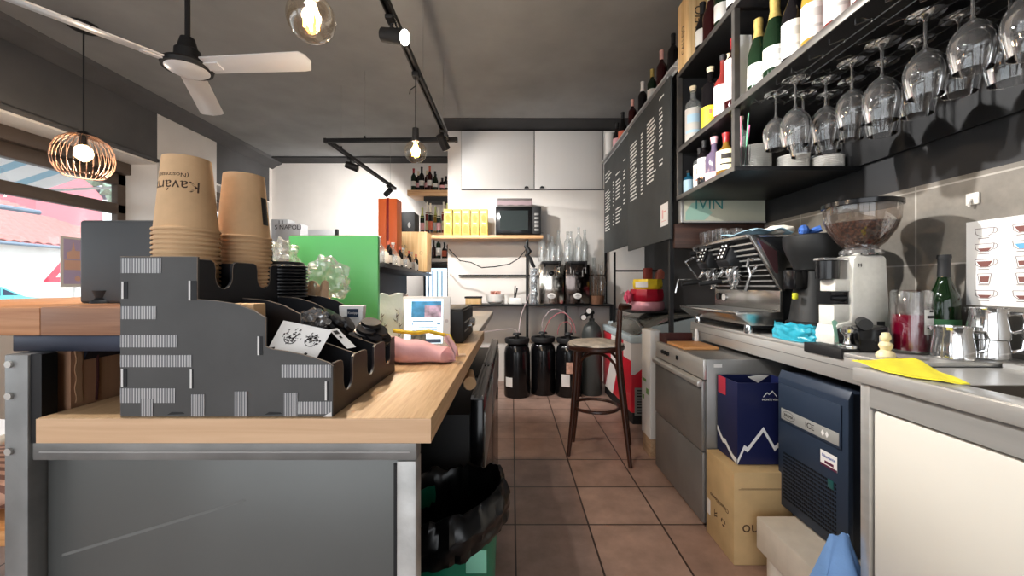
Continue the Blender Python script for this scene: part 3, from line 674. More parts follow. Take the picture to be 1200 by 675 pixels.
# menu boards hung from the ledge
def menu_board(nm, y0, y1, x, z0, z1, label, cols, note):
    t = thing('menu_board', label, 'menu board', (x, (y0 + y1) / 2, z0))
    G().box(x, x + .016, y0, y1, z0, z1, .002).out('board', mat('chalkboard_grey', rgb(58, 60, 60), .7, 0, .12, 6), t)
    g = G(); w = y1 - y0; hgt = z1 - z0; o = (x - .0002, y1, z0); rnd = random.Random(nm)
    for (ca, cb, ra, rb, n, gap) in cols:
        for i in range(n):
            if i in gap: continue
            v = hgt * (ra + (rb - ra) * i / max(1, n - 1)); L = w * (cb - ca) * rnd.uniform(.6, 1); hh = .0088
            u = w * ca
            while u < w * ca + L:
                s = rnd.uniform(.03, .07); s = min(s, w * ca + L - u)
                g.strokes([(u, u + s, v - hh * rnd.uniform(.5, .9), v + hh * rnd.uniform(.5, .9))], o, (0, -1, 0), (0, 0, 1)); u += s + .004
    g.out('chalk_lettering', CHALK, t)
    if note:
        q = G().box(x - .0012, x, y0 + .03, y0 + .16, z0 + .10, z0 + .25).out('paper_note', PAPER, t)
        G().strokes([(.03, .05, .05, .11), (.05, .1, .09, .1), (.02, .1, .03, .035)], (x - .0014, y0 + .16, z0 + .10), (0, -1, 0), (0, 0, 1)).out('note_drawing', mat('faint_red', rgb(220, 170, 165), .8), q)
    G().tube([(x + .008, y0 + .06, z1), (x + .008, y0 + .06, z1 + .03)], .004, 6).tube([(x + .008, y1 - .06, z1), (x + .008, y1 - .06, z1 + .03)], .004, 6).out('hanger', STEEL, t)
    return t
menu_board('a', 3.50, 4.46, 1.045, 1.56, 2.565, 'smaller looking far grey chalk menu board with four columns', [(.06, .34, .86, .78, 3, ()), (.06, .30, .66, .24, 15, (8,)), (.40, .45, .70, .26, 14, (8, 9)), (.52, .74, .74, .26, 15, (1, 8, 9)), (.80, .88, .80, .40, 13, (1, 2, 6, 10))], False)
menu_board('b', 2.56, 3.49, 1.028, 1.50, 2.565, 'near grey chalk menu board with price columns and white note', [(.08, .28, .84, .40, 17, ()), (.38, .44, .84, .40, 18, ()), (.53, .73, .86, .44, 17, ()), (.80, .90, .93, .93, 1, ()), (.80, .87, .86, .50, 14, (10, 11))], True)
lg = thing('bottle_ledge', 'pale metal edged ledge carrying bottles above both menu boards', 'ledge', (1.2, 3.5, 2.58))
G().box(1.06, 1.642, 2.505, 4.5, 2.59, 2.61).out('board', BLACKM, lg)
G().box(1.02, 1.055, 2.505, 4.5, 2.588, 2.60, .002).box(1.055, 1.06, 2.505, 4.5, 2.57, 2.64).out('metal_edge', mat('grey_metal_edge', rgb(190, 192, 194), .4, .4), lg)
G4 = 'wine bottles on the ledge above the menu boards'
capcol = [(mat('pink_capsule', rgb(214, 160, 150), .5), .8), (CORKM, .82), (GOLDF, .8), (mat('white_capsule', rgb(226, 218, 214), .5), .74), (BLACKM, .8)]
capn = ['pink', 'pale cork', 'gold', 'white', 'black']
for k, (y, ci, h) in enumerate(((2.72, 4, .32), (2.86, 3, .31), (2.93, 0, .33), (3.05, 4, .30), (3.13, 2, .30), (3.24, 1, .30), (3.36, 3, .32), (3.52, 1, .29), (3.64, 0, .30), (3.78, 0, .29))):
    bottle('wine_bottle', 'wine', 1.115 + .05 * (k % 2), y, 2.61, h, .038, (BLACKGL, GREENG, REDGL)[k % 3], WLAB if k % 3 == 1 else None, capcol[ci], 'dark wine bottle with %s capsule on the ledge, %s from the pine crate' % (capn[ci], ORD[k]), G4, seg=14)
bottle('wine_bottle', 'burg', 1.12, 3.98, 2.61, .33, .045, BLACKGL, ORL, (BLACKM, .8), 'tall dark bottle with salmon label on the ledge end', G4, (.05, .42), seg=14)
bottle('wine_bottle', 'burg', 1.10, 4.12, 2.61, .28, .042, BLACKGL, PINKL, (BLACKM, .8), 'dark bottle with pink label at the far ledge end', G4, (.05, .42), seg=14)
G().cyl((1.085, 4.36, 2.6405), (1.085, 4.36, 2.88), .05, seg=24).out('paper_roll', PAPER, None, 'white paper roll standing at the far end of the ledge', 'paper roll')
# light box sign below the shelf
sgn = thing('shop_sign', 'pale sign panel with teal lettering tucked below the lowest shelf', 'sign', (1.34, 2.51, 1.6))
SIGN = mat('sign_cream_gradient', rgb(206, 206, 186), .35, 0, .12, 3); TEALP = mat('sign_teal', rgb(60, 136, 134), .4); MINT = mat('sign_mint', rgb(168, 206, 190), .4)
G().box(1.09, 1.62, 2.515, 2.545, 1.605, 1.742, .002).out('panel', SIGN, sgn)
G().box(1.078, 1.098, 2.511, 2.549, 1.60, 1.742, .002).box(1.098, 1.62, 2.511, 2.5145, 1.598, 1.608).out('frame', STEEL, sgn)
g = G(); g.poly([(.02, .01), (.14, .01), (.19, .055), (.14, .12), (.06, .12), (.02, .06)], (1.09, 2.5148, 1.605), (1, 0, 0), (0, 0, 1)); g.out('mint_shape', MINT, sgn)
G().text('IVIN', .10, (1.26, 2.5135, 1.716), (1, 0, 0), (0, 0, 1)).out('lettering', TEALP, sgn)
G().box(1.06, 1.642, 2.56, 2.60, 1.44, 1.598, .003).out('wooden_rail', wood_mat('red_brown_wood', rgb(52, 34, 28), rgb(80, 54, 44), 'x', .8), None, 'red brown wooden rail fixed below the sign panel', 'rail')
# poster of coffee kinds
po = thing('coffee_poster', 'white chart of coffee cup drawings on the grey wall tiles', 'poster', (1.64, 1.2, 1.13))
WX = 1.6405
G().box(WX - .001, WX, .98, 1.42, 1.128, 1.425).out('sheet', PAPER, po)
COF = [mat('drawing_brown', rgb(120, 76, 70), .8), mat('drawing_blue', rgb(96, 160, 214), .8), mat('drawing_line', rgb(130, 120, 118), .8)]
gl, gb, gu = G(), G(), G(); o = (WX - .0013, 1.42, 1.128)
for ri in range(5):
    for ci in range(4):
        cx_, cz_ = .055 + ci * .105, .258 - ri * .054 - .003
        cup = [(cx_ - .028, cz_ + .014), (cx_ - .025, cz_ - .004), (cx_ - .012, cz_ - .013), (cx_ + .012, cz_ - .013), (cx_ + .025, cz_ - .004), (cx_ + .028, cz_ + .014)]
        if ri in (2, 3) and ci in (1,) or (ri, ci) == (3, 0): cup = [(cx_ - .02, cz_ + .018), (cx_ - .014, cz_ - .017), (cx_ + .014, cz_ - .017), (cx_ + .02, cz_ + .018)]
        for a, b in zip(cup, cup[1:] + cup[:1]):
            d = Vector((b[0] - a[0], b[1] - a[1])).normalized() * .0011; gl.poly([(a[0] - d.y, a[1] + d.x), (a[0] + d.y, a[1] - d.x), (b[0] + d.y, b[1] - d.x), (b[0] - d.y, b[1] + d.x)], o, (0, -1, 0), (0, 0, 1), .0003)
        if len(cup) == 6:
            hp = [(cx_ + .026 + .011 * math.sin(k * PI / 6), cz_ + .004 + .010 * math.cos(k * PI / 6)) for k in range(7)]
            for a, b in zip(hp, hp[1:]):
                d = Vector((b[0] - a[0], b[1] - a[1])).normalized() * .001; gl.poly([(a[0] - d.y, a[1] + d.x), (a[0] + d.y, a[1] - d.x), (b[0] + d.y, b[1] - d.x), (b[0] - d.y, b[1] + d.x)], o, (0, -1, 0), (0, 0, 1), .0003)
        f = (.0, .5, .9, .95, .5)[ri] if ci == 0 else (.5, .9, .8, .7, .8)[(ri + ci) % 5]
        if f > .1:
            tg = gu if (ri, ci) in ((1, 1), (0, 3)) else gb
            s = .9; zt = cz_ - .012 + .022 * f; wt = .017 + .007 * f
            if len(cup) == 4: wt = .0145
            tg.poly([(cx_ - .011, cz_ - .0115), (cx_ + .011, cz_ - .0115), (cx_ + wt, zt), (cx_ - wt, zt)], o, (0, -1, 0), (0, 0, 1), .00035)
        gl.strokes([(cx_ - .018, cx_ + .014, cz_ - .022, cz_ - .019)], o, (0, -1, 0), (0, 0, 1), .0003)
gl.out('cup_print', COF[2], po); gb.out('coffee_print', COF[0], po); gu.out('milk_print', COF[1], po)
hk = thing('wall_hook', 'small clear adhesive hook on the wall tiles above the coffee chart', 'hook', (1.64, 1.45, 1.435))
HKM = mat('hook_plastic', rgb(214, 208, 200), .2)
yy = 1.65 * 461 / 544
G().box(1.634, 1.641, yy - .02, yy + .02, Z(240, yy), Z(226, yy), .003).out('plate', HKM, hk)
G().tube([(1.632, yy, Z(233, yy)), (1.622, yy, Z(239, yy)), (1.626, yy, Z(242, yy))], .004, 8).out('hook_arm', HKM, hk)

# ================================================================== WORKTOP AND SINK
WT = .96
wk = thing('steel_worktop', 'long brushed steel worktop with deep front edge under the coffee machine', 'worktop', (1.4, 1.9, .86))
G().box(1.18, 1.642, 1.215, 2.60, .945, WT, .003).out('top_sheet', STEEL, wk)
G().box(1.18, 1.195, 1.215, 2.60, .858, .9445, .002).out('front_edge', STEEL, wk)
G().box(1.1785, 1.1800, 1.215, 2.60, .906, .909).out('seam_line', STEELD, wk)
for y in (1.24, 2.56): G().box(1.56, 1.60, y, y + .04, 0, .945).out('leg', STEELD, wk)
SKZ, SKX = .95, 1.055
sk = thing('sink_unit', 'brushed steel sink unit with white cupboard door at the near right', 'sink unit', (1.35, .7, 0))
g = G(); y0, y1 = .1, 1.205
g.box(SKX, 1.135, y0, y1, .932, SKZ, .003).box(1.50, 1.64, y0, y1, .932, SKZ + .012, .003).box(1.135, 1.50, 1.0, y1, .932, SKZ - .004).box(1.135, 1.50, y0, .35, .932, SKZ - .004)
g.out('top_rim', STEEL, sk)
G().box(SKX - .002, SKX + .012, y0, y1 + .012, .905, .9478, .003).out('front_lip', STEEL, sk)
SINKIN = mat('sink_inside', rgb(150, 142, 132), .38, 1.0, .1, 6)
g = G(); g.box(1.135, 1.14, .35, 1.0, .75, .945).box(1.495, 1.50, .35, 1.0, .75, .945).box(1.14, 1.495, .35, .355, .75, .945).box(1.14, 1.495, .995, 1.0, .75, .945).box(1.14, 1.495, .355, .995, .75, .756); b = g.out('bowl', SINKIN, sk)
G().lathe([(0, .003), (.04, .004), (.045, .001), (.045, 0), (0, 0)], (1.32, .68, .756), 24).out('drain', CHROME, b)
G().box(SKX + .012, SKX + .03, y0, y1 - .03, .836, .9046).out('apron', STEEL, sk)
G().box(SKX + .012, SKX + .06, y1 - .03, y1, 0, .905, .002).out('leg', STEEL, sk)
DOORW = mat('cream_door', rgb(216, 212, 203), .45, 0, .03, 3)
G().box(SKX + .016, SKX + .036, y0, y1 - .036, .06, .83, .012).out('door', DOORW, sk)
G().box(SKX + .06, 1.64, y1 - .02, y1, .0, .93).out('side_panel', STEELD, sk)
# things on the worktop by the sink
YC = mat('yellow_cloth', rgb(240, 226, 60), .9, 0, .05, 30, .15, 260)
def yc(u, v):
    A, B_, C_, D_ = (1.058, 1.225), (1.285, 1.262), (1.136, .975), (1.060, 1.06)
    x, y = [(1 - u) * (1 - v) * A[i] + (1 - u) * v * B_[i] + u * (1 - v) * D_[i] + u * v * C_[i] for i in (0, 1)]
    x += .012 * math.sin(PI * v) * u; y -= .025 * math.sin(PI * v) * u
    z = SKZ + .0045 + (.010 if y > 1.2 else .010 * max(0, (y - 1.1) / .1)) + .002 * math.sin(9 * u + 4 * v) * math.sin(9 * v + 2)
    return (x, y, z)
G().sheet(yc, 26, 20, .003).out('yellow_cloth', YC, None, 'bright yellow cleaning cloth lying on the sink front rim', 'cloth')
IVORY = mat('ivory_wood', rgb(232, 216, 170), .4)
x, y = 1.245, 1.245; x, y = 1.235, 1.30
G().lathe([(0, 0), (.024, 0), (.026, .006), (.022, .018), (.013, .026), (.017, .034), (.019, .042), (.014, .05), (.009, .054), (.014, .062), (.014, .07), (.010, .082), (0, .084)], (x, y, WT), 24).out('ivory_pawn', IVORY, None, 'small turned ivory wooden pawn standing on the worktop corner', 'pawn')
bt = thing('juice_bottle', 'clear cylindrical jug of dark pink juice with white tag', 'jug', (1.42, 1.40, WT))
x, y = 1.42, 1.40
G().lathe([(0, .002), (.05, .002), (.0555, .006), (.0555, .215), (.050, .222), (.047, .222), (.052, .213), (.053, .01), (0, .008)], (x, y, WT), 32).out('clear_jug', pane_mat('clear_plastic_jug', (.94, .94, .94, 1), .06, .05, 0), bt)
JUICE = mat('dark_pink_juice', rgb(120, 8, 40), .15)
G().lathe([(0, .011), (.051, .011), (.051, .135), (0, .135)], (x, y, WT), 32).out('juice', JUICE, bt)
tg = G().lathe([(.0562, .07), (.0562, .155)], (x, y, WT), 8, a0=-1.75, a1=-.75).out('tag', PAPER, bt)
G().lathe([(.0566, .125), (.0566, .135)], (x, y, WT), 6, a0=-1.6, a1=-.95).lathe([(.0566, .146), (.0566, .154)], (x, y, WT), 6, a0=-1.45, a1=-1.1).lathe([(.0566, .09), (.0566, .095)], (x, y, WT), 6, a0=-1.6, a1=-1.0).out('tag_print', INK, tg)
wb = bottle('wine_bottle', 'burg', 1.565, 1.425, WT, .345, .043, mat('clear_green_glass', rgb(14, 32, 14), .05), mat('green_label', rgb(58, 110, 70), .6), (BLACKM, .78), 'green wine bottle with black capsule beside the milk jugs', None, (.13, .34), seg=32)
def milk_jug(x, y, z, s, a, lab):
    t = thing('milk_jug', lab, 'milk jug', (x, y, z), 'steel milk jugs')
    o = [(0, 0), (.042, 0), (.045, .004), (.044, .03), (.038, .075), (.041, .092)]; o = [(r * s, q * s) for r, q in o]; i = [(r - .0015, max(q, .003)) for r, q in o[1:][::-1]]
    G().lathe(o + i + [(0, .003)], (x, y, z), 32).out('jug_body', CHROME, t)
    d = Vector((math.cos(a), math.sin(a), 0)); c = Vector((x, y, z))
    G().tube([c + d * .040 * s + Vector((0, 0, .078 * s)), c + d * .062 * s + Vector((0, 0, .078 * s)), c + d * .068 * s + Vector((0, 0, .06 * s)), c + d * .064 * s + Vector((0, 0, .03 * s)), c + d * .046 * s + Vector((0, 0, .022 * s))], .0055, 8).out('handle', CHROME, t)
    G().prism([(.0, .0), (.018, .016), (-.018, .016)], 'y', -.001, .001, M=Matrix.Translation(c - d * .044 * s + Vector((0, 0, .078 * s))) @ Matrix.Rotation(a + PI / 2, 4, 'Z')).out('spout', CHROME, t)
    return t
milk_jug(1.432, 1.278, WT, 1.15, -.5, 'polished milk jug standing alone in front of the green bottle')
milk_jug(1.555, 1.285, WT, 1.12, -.6, 'polished milk jug at the bottom of the stacked pair')
milk_jug(1.555, 1.285, WT + .062, 1.12, -.75, 'polished milk jug nested on top of another jug')
# rubber mat, knock box, tamper, teal bag
G().box(1.175, 1.25, 1.40, 1.58, WT, WT + .012, .004).box(1.172, 1.1785, 1.40, 1.58, WT - .025, WT + .012, .002).out('tamping_mat', BLACKM, None, 'black rubber tamping mat hooked over the worktop edge', 'mat')
kb = thing('knock_box', 'black knock box with round bar behind the ivory pawn', 'knock box', (1.29, 1.44, WT))
G().prism([(1.235, WT), (1.335, WT), (1.34, WT + .095), (1.225, WT + .08)], 'y', 1.395, 1.49, .01).out('box', BLACKG, kb)
G().cyl((1.25, 1.39, WT + .1), (1.32, 1.485, WT + .1), .02, seg=16).out('knock_bar', BLACKM, kb)
G().box(1.30, 1.325, 1.3905, 1.394, WT + .02, WT + .06, .001).out('sticker', PAPER, kb)
tm = thing('coffee_tamper', 'silver coffee tamper standing between teal bag and knock box', 'tamper', (1.235, 1.455, WT))
G().lathe([(0, 0), (.029, 0), (.030, .003), (.029, .010), (.012, .016), (.009, .035), (.012, .048), (.021, .058), (.022, .068), (.014, .076), (.012, .08), (0, .081)], (1.215, 1.425, WT + .0121), 28).out('tamper_body', CHROME, tm)
TEALB = mat('teal_plastic_film', rgb(46, 156, 178), .3, 0, .25, 14, .4, 30)
def bag(u, v):
    a = u * 2 * PI; q = .25 + .75 * v
    n_ = noise.noise(Vector((math.cos(a) * 2.2, math.sin(a) * 2.2, v * 4))) * .012 + noise.noise(Vector((math.cos(a) * 6, math.sin(a) * 6, v * 9))) * .006
    return (1.232 + (.040 + n_ * .5) * math.cos(a) * (1.1 - .12 * v), 1.72 + (.115 + n_) * math.sin(a) * (1.08 - .12 * v), WT + .002 + .066 * v + .012 * noise.noise(Vector((3 * math.cos(a), 3 * math.sin(a), 1))) * v)
tbg = thing('teal_bag', 'open crumpled teal plastic bag on the worktop by the machine', 'bag', (1.232, 1.72, WT))
g = G(); g.sheet(bag, 60, 12, .0012); g.out('bag_side', TEALB, tbg)
G().ball((1.232, 1.72, WT + .022), .082, (.46, 1.42, .27), 4, amp=.14, freq=3.2, seed=3, flat=WT + .0005).out('bag_fill', TEALB, tbg)
CAKE = mat('mint_paper', rgb(150, 200, 176), .8)
G().sheet(lambda u, v: (1.235 + .05 * u, 1.50 + .02 * v, WT + .02 + .08 * v - .02 * u + .01 * math.sin(6 * u)), 8, 8, .001).out('mint_paper', CAKE, None, 'crumpled mint paper behind the silver tamper', 'paper')
# ================================================================== COFFEE MACHINE AND GRINDERS
MY0, MY1 = 1.93, 2.56
em = thing('espresso_machine', 'two group espresso machine of steel and black on the worktop', 'espresso machine', (1.35, 2.2, WT))
MBLK = mat('machine_black', rgb(30, 31, 33), .35, .2)
STEELB = mat('bright_steel', rgb(208, 206, 202), .25, 1.0, .1, 5)
G().prism([(1.20, 1.438), (1.56, 1.438), (1.60, 1.30), (1.60, 1.01), (1.33, 1.01), (1.33, 1.178)], 'y', MY0 + .02, MY1 - .02, .004).out('body', MBLK, em)
for y0, y1 in ((MY0, MY0 + .018), (MY1 - .018, MY1)):
    p_ = G().prism([(1.165, 1.446), (1.20, 1.45), (1.385, 1.315), (1.40, 1.285), (1.345, 1.285), (1.338, 1.17), (1.325, 1.17)], 'y', y0, y1, .002).out('side_wing', STEELB, em)
    G().prism([(1.205, 1.428), (1.30, 1.365), (1.305, 1.255), (1.29, 1.26)], 'y', y0 - .0015 if y0 < 2 else y1, y0 if y0 < 2 else y1 + .0015).out('tinted_panel', mat('rosy_steel', rgb(120, 84, 88), .3, .8), p_)
G().prism([(1.16, 1.436), (1.565, 1.436), (1.565, 1.452), (1.16, 1.452)], 'y', MY0 + .0181, MY1 - .0181, .002).out('cup_tray', STEELB, em)
g = G()   # slatted sloping front under the hood
for k in range(9):
    f = k / 9; x_ = 1.20 + .13 * f; z_ = 1.42 - .24 * f
    g.box(x_ - .012, x_ - .004, MY0 + .02, MY1 - .02, z_ - .016, z_ - .008)
g.out('front_slats', STEELD, em)
G().box(1.318, 1.3295, MY0 + .005, MY1 - .005, 1.065, 1.172, .002).out('back_splash', STEELB, em)
G().prism([(1.095, 1.068), (1.33, 1.068), (1.33, 1.0), (1.17, 1.0), (1.095, 1.052)], 'y', MY0 - .005, MY1 + .01, .004).out('drip_tray', STEELB, em)
g = G()
for k in range(22): g.box(1.12, 1.31, MY0 + .02 + k * .027, MY0 + .032 + k * .027, 1.0682, 1.072)
g.out('drip_grid', STEELD, em)
for y in (MY0 + .05, MY1 - .05):
    for x in (1.19, 1.55): G().lathe([(0, 0), (.02, 0), (.022, .01), (.018, .04), (0, .04)], (x, y, WT + .0002), 16).out('foot', CHROME, em)
G().box(1.20, 1.59, MY0 + .03, MY1 - .03, .985, 1.012).out('underside', BLACKM, em)
G().cyl((1.3175, MY1 - .055, 1.13), (1.309, MY1 - .055, 1.13), .022, seg=20).out('pressure_gauge', BLACKG, em)
G().cyl((1.3175, MY1 - .12, 1.125), (1.312, MY1 - .12, 1.125), .022, seg=20).out('round_badge', CHROME, em)
for gy in (2.42, 2.19):
    gh = G().prism([(1.315, 1.30), (1.315, 1.425), (1.20, 1.425), (1.165, 1.335), (1.18, 1.30)], 'y', gy - .06, gy + .06, .006).out('group_head', MBLK, em)
    G().prism([(1.166, 1.34), (1.198, 1.42), (1.186, 1.425), (1.154, 1.345)], 'y', gy - .04, gy + .045, .002).out('keypad', BLACKG, gh)
    g = G()
    for i in range(4):
        for j in range(2):
            f = (i + .5) / 4; g.ball((1.154 + .032 * f, gy - .018 + .038 * j, 1.345 + .08 * f), .0085, (.45, 1, .9), 1)
    g.out('buttons', mat('white_buttons', rgb(226, 226, 226), .3), gh)  # plain white dots on the keypad
    G().lathe([(0, 0), (.034, 0), (.04, .015), (.04, .045), (.03, .06), (0, .06)], (1.235, gy, 1.24), 28).out('brew_ring', CHROME, em)
    for s_ in (-1, 1): G().prism([(1.17, 1.245), (1.19, 1.245), (1.24, 1.32), (1.215, 1.325)], 'y', gy + s_ * .05 - .006, gy + s_ * .05 + .006, .001).out('group_bracket', CHROME, em)
    pf = G().lathe([(0, -.03), (.02, -.03), (.03, -.012), (.034, .012), (.031, .012), (0, .0)], (1.235, gy, 1.228), 24).tube([(1.205, gy, 1.222), (1.17, gy + .005, 1.22)], .008, 8).tube([(1.235, gy - .012, 1.20), (1.235, gy - .02, 1.178)], .007, 8).tube([(1.235, gy + .012, 1.20), (1.235, gy + .02, 1.178)], .007, 8).out('portafilter', CHROME, em)
    G().tube([(1.17, gy + .005, 1.22), (1.14, gy + .01, 1.217), (1.05, gy + .02, 1.205)], [.009, .014, .012], 12).out('portafilter_handle', BLACKM, pf)
for (y0, d) in ((MY1 - .03, 1), (MY0 + .05, -1)):
    pts = [(1.26, y0, 1.36), (1.17, y0 + .01 * d, 1.375), (1.12, y0 + .015 * d, 1.35)] if d > 0 else [(1.26, y0, 1.33), (1.19, y0, 1.33), (1.185, y0, 1.29)]
    G().tube(pts, .008, 8).out('steam_arm', CHROME, em)
    if d > 0: G().tube([(1.12, y0 + .015, 1.35), (1.20, y0, 1.235), (1.12, y0 + .01, 1.235), (1.075, y0 + .01, 1.235), (1.055, y0 + .01, 1.15)], .0055, 8).out('steam_wand', CHROME, em)
    else: G().tube([(1.185, y0, 1.30), (1.20, y0, 1.25), (1.17, y0 - .01, 1.17)], .0075, 8).tube([(1.20, y0, 1.25), (1.23, y0, 1.295)], .0075, 8).out('steam_wand', CHROME, em)
G().cyl((1.165, MY1 - .06, 1.40), (1.13, MY1 - .06, 1.395), .016, seg=14).out('steam_knob', BLACKM, em)
# cups and cloths on the machine
def tumbler(lab, x, y, first=[None]):
    if first[0] is None:
        t = thing('espresso_glass', lab, 'glass', (x, y, 1.4525), 'espresso glasses on the coffee machine')
        G().lathe([(0, 0), (.024, 0), (.033, .075), (.0315, .075), (.0225, .006), (0, .006)], (x, y, 1.4525), 24).out('glass', GLASS, t); first[0] = t
    else: dup(first[0], (x, y, 1.4525), 0, lab)
for k, (x, y) in enumerate(((1.21, 2.47), (1.215, 2.385), (1.29, 2.46), (1.295, 2.37), (1.22, 2.30), (1.37, 2.44), (1.38, 2.35), (1.30, 2.285))):
    tumbler('espresso glass on the machine cup tray, %s counting from its far front corner' % ORD[k], x, y)
BLUC = mat('pale_blue_cloth', rgb(170, 206, 224), .9, 0, .1, 20); DBLUC = mat('striped_blue_cloth', rgb(56, 96, 170), .9, 0, .5, 60); CRM = mat('cream_cloth', rgb(228, 220, 206), .9, 0, .05, 20, .2, 60)
G().sheet(lambda u, v: (1.18 + .20 * v + .01 * math.sin(9 * u), 1.93 + .30 * u, 1.454 + .012 + .009 * math.sin(8 * u + 3 * v) + .008 * math.sin(11 * v + u)), 20, 14, .003).out('pale_blue_cloth', BLUC, None, 'pale blue cloth spread over the cup tray of the machine', 'cloth')
G().ball((1.36, 2.0, 1.478), .065, (1.1, .8, .38), 4, amp=.12, freq=3, seed=5, flat=1.4525).out('cream_cloth', CRM, None, 'bunched cream cloth on top of the espresso machine', 'cloth')
# black grinder
bgx, bgy = 1.385, 1.80
bgk = thing('black_coffee_grinder', 'matt black coffee grinder beside the espresso machine', 'coffee grinder', (bgx, bgy, WT))
GRB = mat('grinder_black', rgb(20, 21, 22), .5)
G().lathe([(0, 0), (.114, 0), (.116, .01), (.112, .07), (.104, .075), (0, .075)], (bgx, bgy, WT + .0002), 36).out('base', GRB, bgk)
G().lathe([(0, .076), (.10, .076), (.088, .16), (.076, .26), (.074, .30), (.082, .31), (0, .31)], (bgx, bgy, WT), 36).out('body', GRB, bgk)
G().lathe([(0, .311), (.08, .311), (.085, .33), (.108, .38), (.122, .42), (.124, .462), (.118, .466), (0, .466)], (bgx, bgy, WT), 36).out('hopper', GRB, bgk)
G().box(bgx - .125, bgx - .06, bgy - .045, bgy + .03, WT + .22, WT + .31, .008).out('dosing_spout', BLACKG, bgk)
G().box(bgx - .02, bgx + .0, bgy - .118, bgy - .105, WT + .05, WT + .056).out('badge', CHROME, bgk)
G().box(bgx - .125, bgx - .105, bgy - .045, bgy - .025, WT + .175, WT + .205, .006).out('yellow_tab', mat('yellow_green_plastic', rgb(190, 190, 50), .4), bgk)
G().tube([(1.30 + .03 * math.cos(t * .9) + .012 * t, 1.78 + .022 * math.sin(t * 1.7), WT + .486 + .010 * math.sin(t * 2.3)) for t in [k * .35 for k in range(18)]], .016, 8).out('blue_cloth', DBLUC, None, 'twisted blue striped cloth on the black grinder lid', 'cloth')
# white grinder
wg = thing('white_coffee_grinder', 'pale grey coffee grinder with round bean hopper', 'coffee grinder', (1.34, 1.6, WT))
GRW = mat('grinder_pale', rgb(214, 212, 204), .35, .1, .05, 60)
y0, y1 = 1.51, 1.61
G().prism([(1.235, WT + .0002), (1.455, WT + .0002), (1.455, WT + .06), (1.44, WT + .345), (1.425, WT + .355), (1.325, WT + .355), (1.31, WT + .34), (1.305, WT + .10), (1.25, WT + .09), (1.235, WT + .05)], 'y', y0, y1, .008).out('body', GRW, wg)
G().box(1.25, 1.311, y0 + .012, y1 - .012, WT + .215, WT + .262, .004).out('upper_block', GRW, wg)
G().box(1.245, 1.311, y0 + .012, y1 - .012, WT + .085, WT + .165, .004).out('front_block', GRW, wg)
G().cyl((1.25, (y0 + y1) / 2, WT + .2635), (1.25, (y0 + y1) / 2, WT + .334), .038, .040, 24).out('doser', BLACKG, wg)
G().box(1.215, 1.35, y0 + .02, y1 - .02, WT + .336, WT + .348, .004).out('doser_lid', CHROME, wg)
G().tube([(1.24, y0 + .02, WT + .19), (1.285, y0 + .01, WT + .19)], .012, 10).box(1.235, 1.305, y0 + .015, y1 - .015, WT + .166, WT + .214).out('fork', BLACKG, wg)
hx, hy, hz = 1.385, 1.562, WT + .356
G().lathe([(0, 0), (.065, 0), (.07, .008), (.066, .02), (.055, .028), (0, .028)], (hx, hy, hz), 32).out('hopper_collar', CHROME, wg)
HOPP = pane_mat('smoky_hopper', (.80, .74, .70, 1), .06, .03, .02)
hp = [(.052, .029), (.075, .05), (.105, .10), (.118, .14), (.121, .19)]
h_ = G().lathe(hp, (hx, hy, hz), 40).out('hopper', HOPP, wg)
def beans_mat():
    m = bpy.data.materials.new('coffee_beans'); m.use_nodes = True; nt = m.node_tree; b = nt.nodes['Principled BSDF']
    v = nt.nodes.new('ShaderNodeTexVoronoi'); v.inputs['Scale'].default_value = 110; tc = nt.nodes.new('ShaderNodeTexCoord'); nt.links.new(tc.outputs['Object'], v.inputs['Vector'])
    r = nt.nodes.new('ShaderNodeValToRGB'); r.color_ramp.elements[0].color = rgb(112, 66, 42); r.color_ramp.elements[1].color = rgb(40, 20, 12); r.color_ramp.elements[1].position = .7
    nt.links.new(v.outputs['Distance'], r.inputs['Fac']); nt.links.new(r.outputs['Color'], b.inputs['Base Color']); b.inputs['Roughness'].default_value = .4
    bp = nt.nodes.new('ShaderNodeBump'); bp.inputs['Strength'].default_value = .8; bp.inputs['Distance'].default_value = .004; bp.invert = True; nt.links.new(v.outputs['Distance'], bp.inputs['Height']); nt.links.new(bp.outputs['Normal'], b.inputs['Normal']); return m
be = G().lathe([(0, .03), (.049, .032), (.072, .052), (.101, .10), (.112, .128), (.06, .135), (0, .132)], (hx, hy, hz), 40).out('coffee_beans', beans_mat(), wg); be['kind'] = 'stuff'
G().lathe([(0, .19), (.118, .19), (.127, .192), (.127, .208), (.11, .214), (0, .216)], (hx, hy, hz), 40).out('hopper_lid', BLACKG, wg)
G().box(1.40, 1.43, y0 - .002, y0 - .0005, WT + .08, WT + .10).out('sticker', BLACKM, wg)
G().text('M', .02, (1.335, y0 - .0006, WT + .315), (1, 0, 0), (0, 0, 1)).out('emblem', INK, wg)

# ================================================================== UNDER THE WORKTOP
dw = thing('dishwasher', 'stainless undercounter dishwasher standing forward of the worktop', 'dishwasher', (1.23, 2.25, 0))
dx0, dx1, dy0, dy1, dz1 = .935, 1.53, 1.93, 2.57, .835
G().box(dx0 + .02, dx1, dy0, dy1, .03, dz1, .004).out('housing', STEELD, dw)
G().box(dx0 + .004, dx0 + .0198, dy0, dy1, .735, dz1 - .002, .003).out('control_panel', mat('panel_light_steel', rgb(214, 212, 208), .4, .6), dw)
dd = G().box(dx0, dx0 + .0198, dy0 + .008, dy1 - .004, .38, .725, .004).out('door', STEELD, dw)
G().prism([(dx0 - .022, .70), (dx0 - .022, .722), (dx0 + .004, .732), (dx0 + .004, .695)], 'y', dy0 + .01, dy1 - .006, .003).out('door_handle', STEEL, dd)
G().box(dx0 + .002, dx0 + .0198, dy0 + .004, dy1 - .004, .03, .374, .003).out('kick_panel', STEELD, dw)
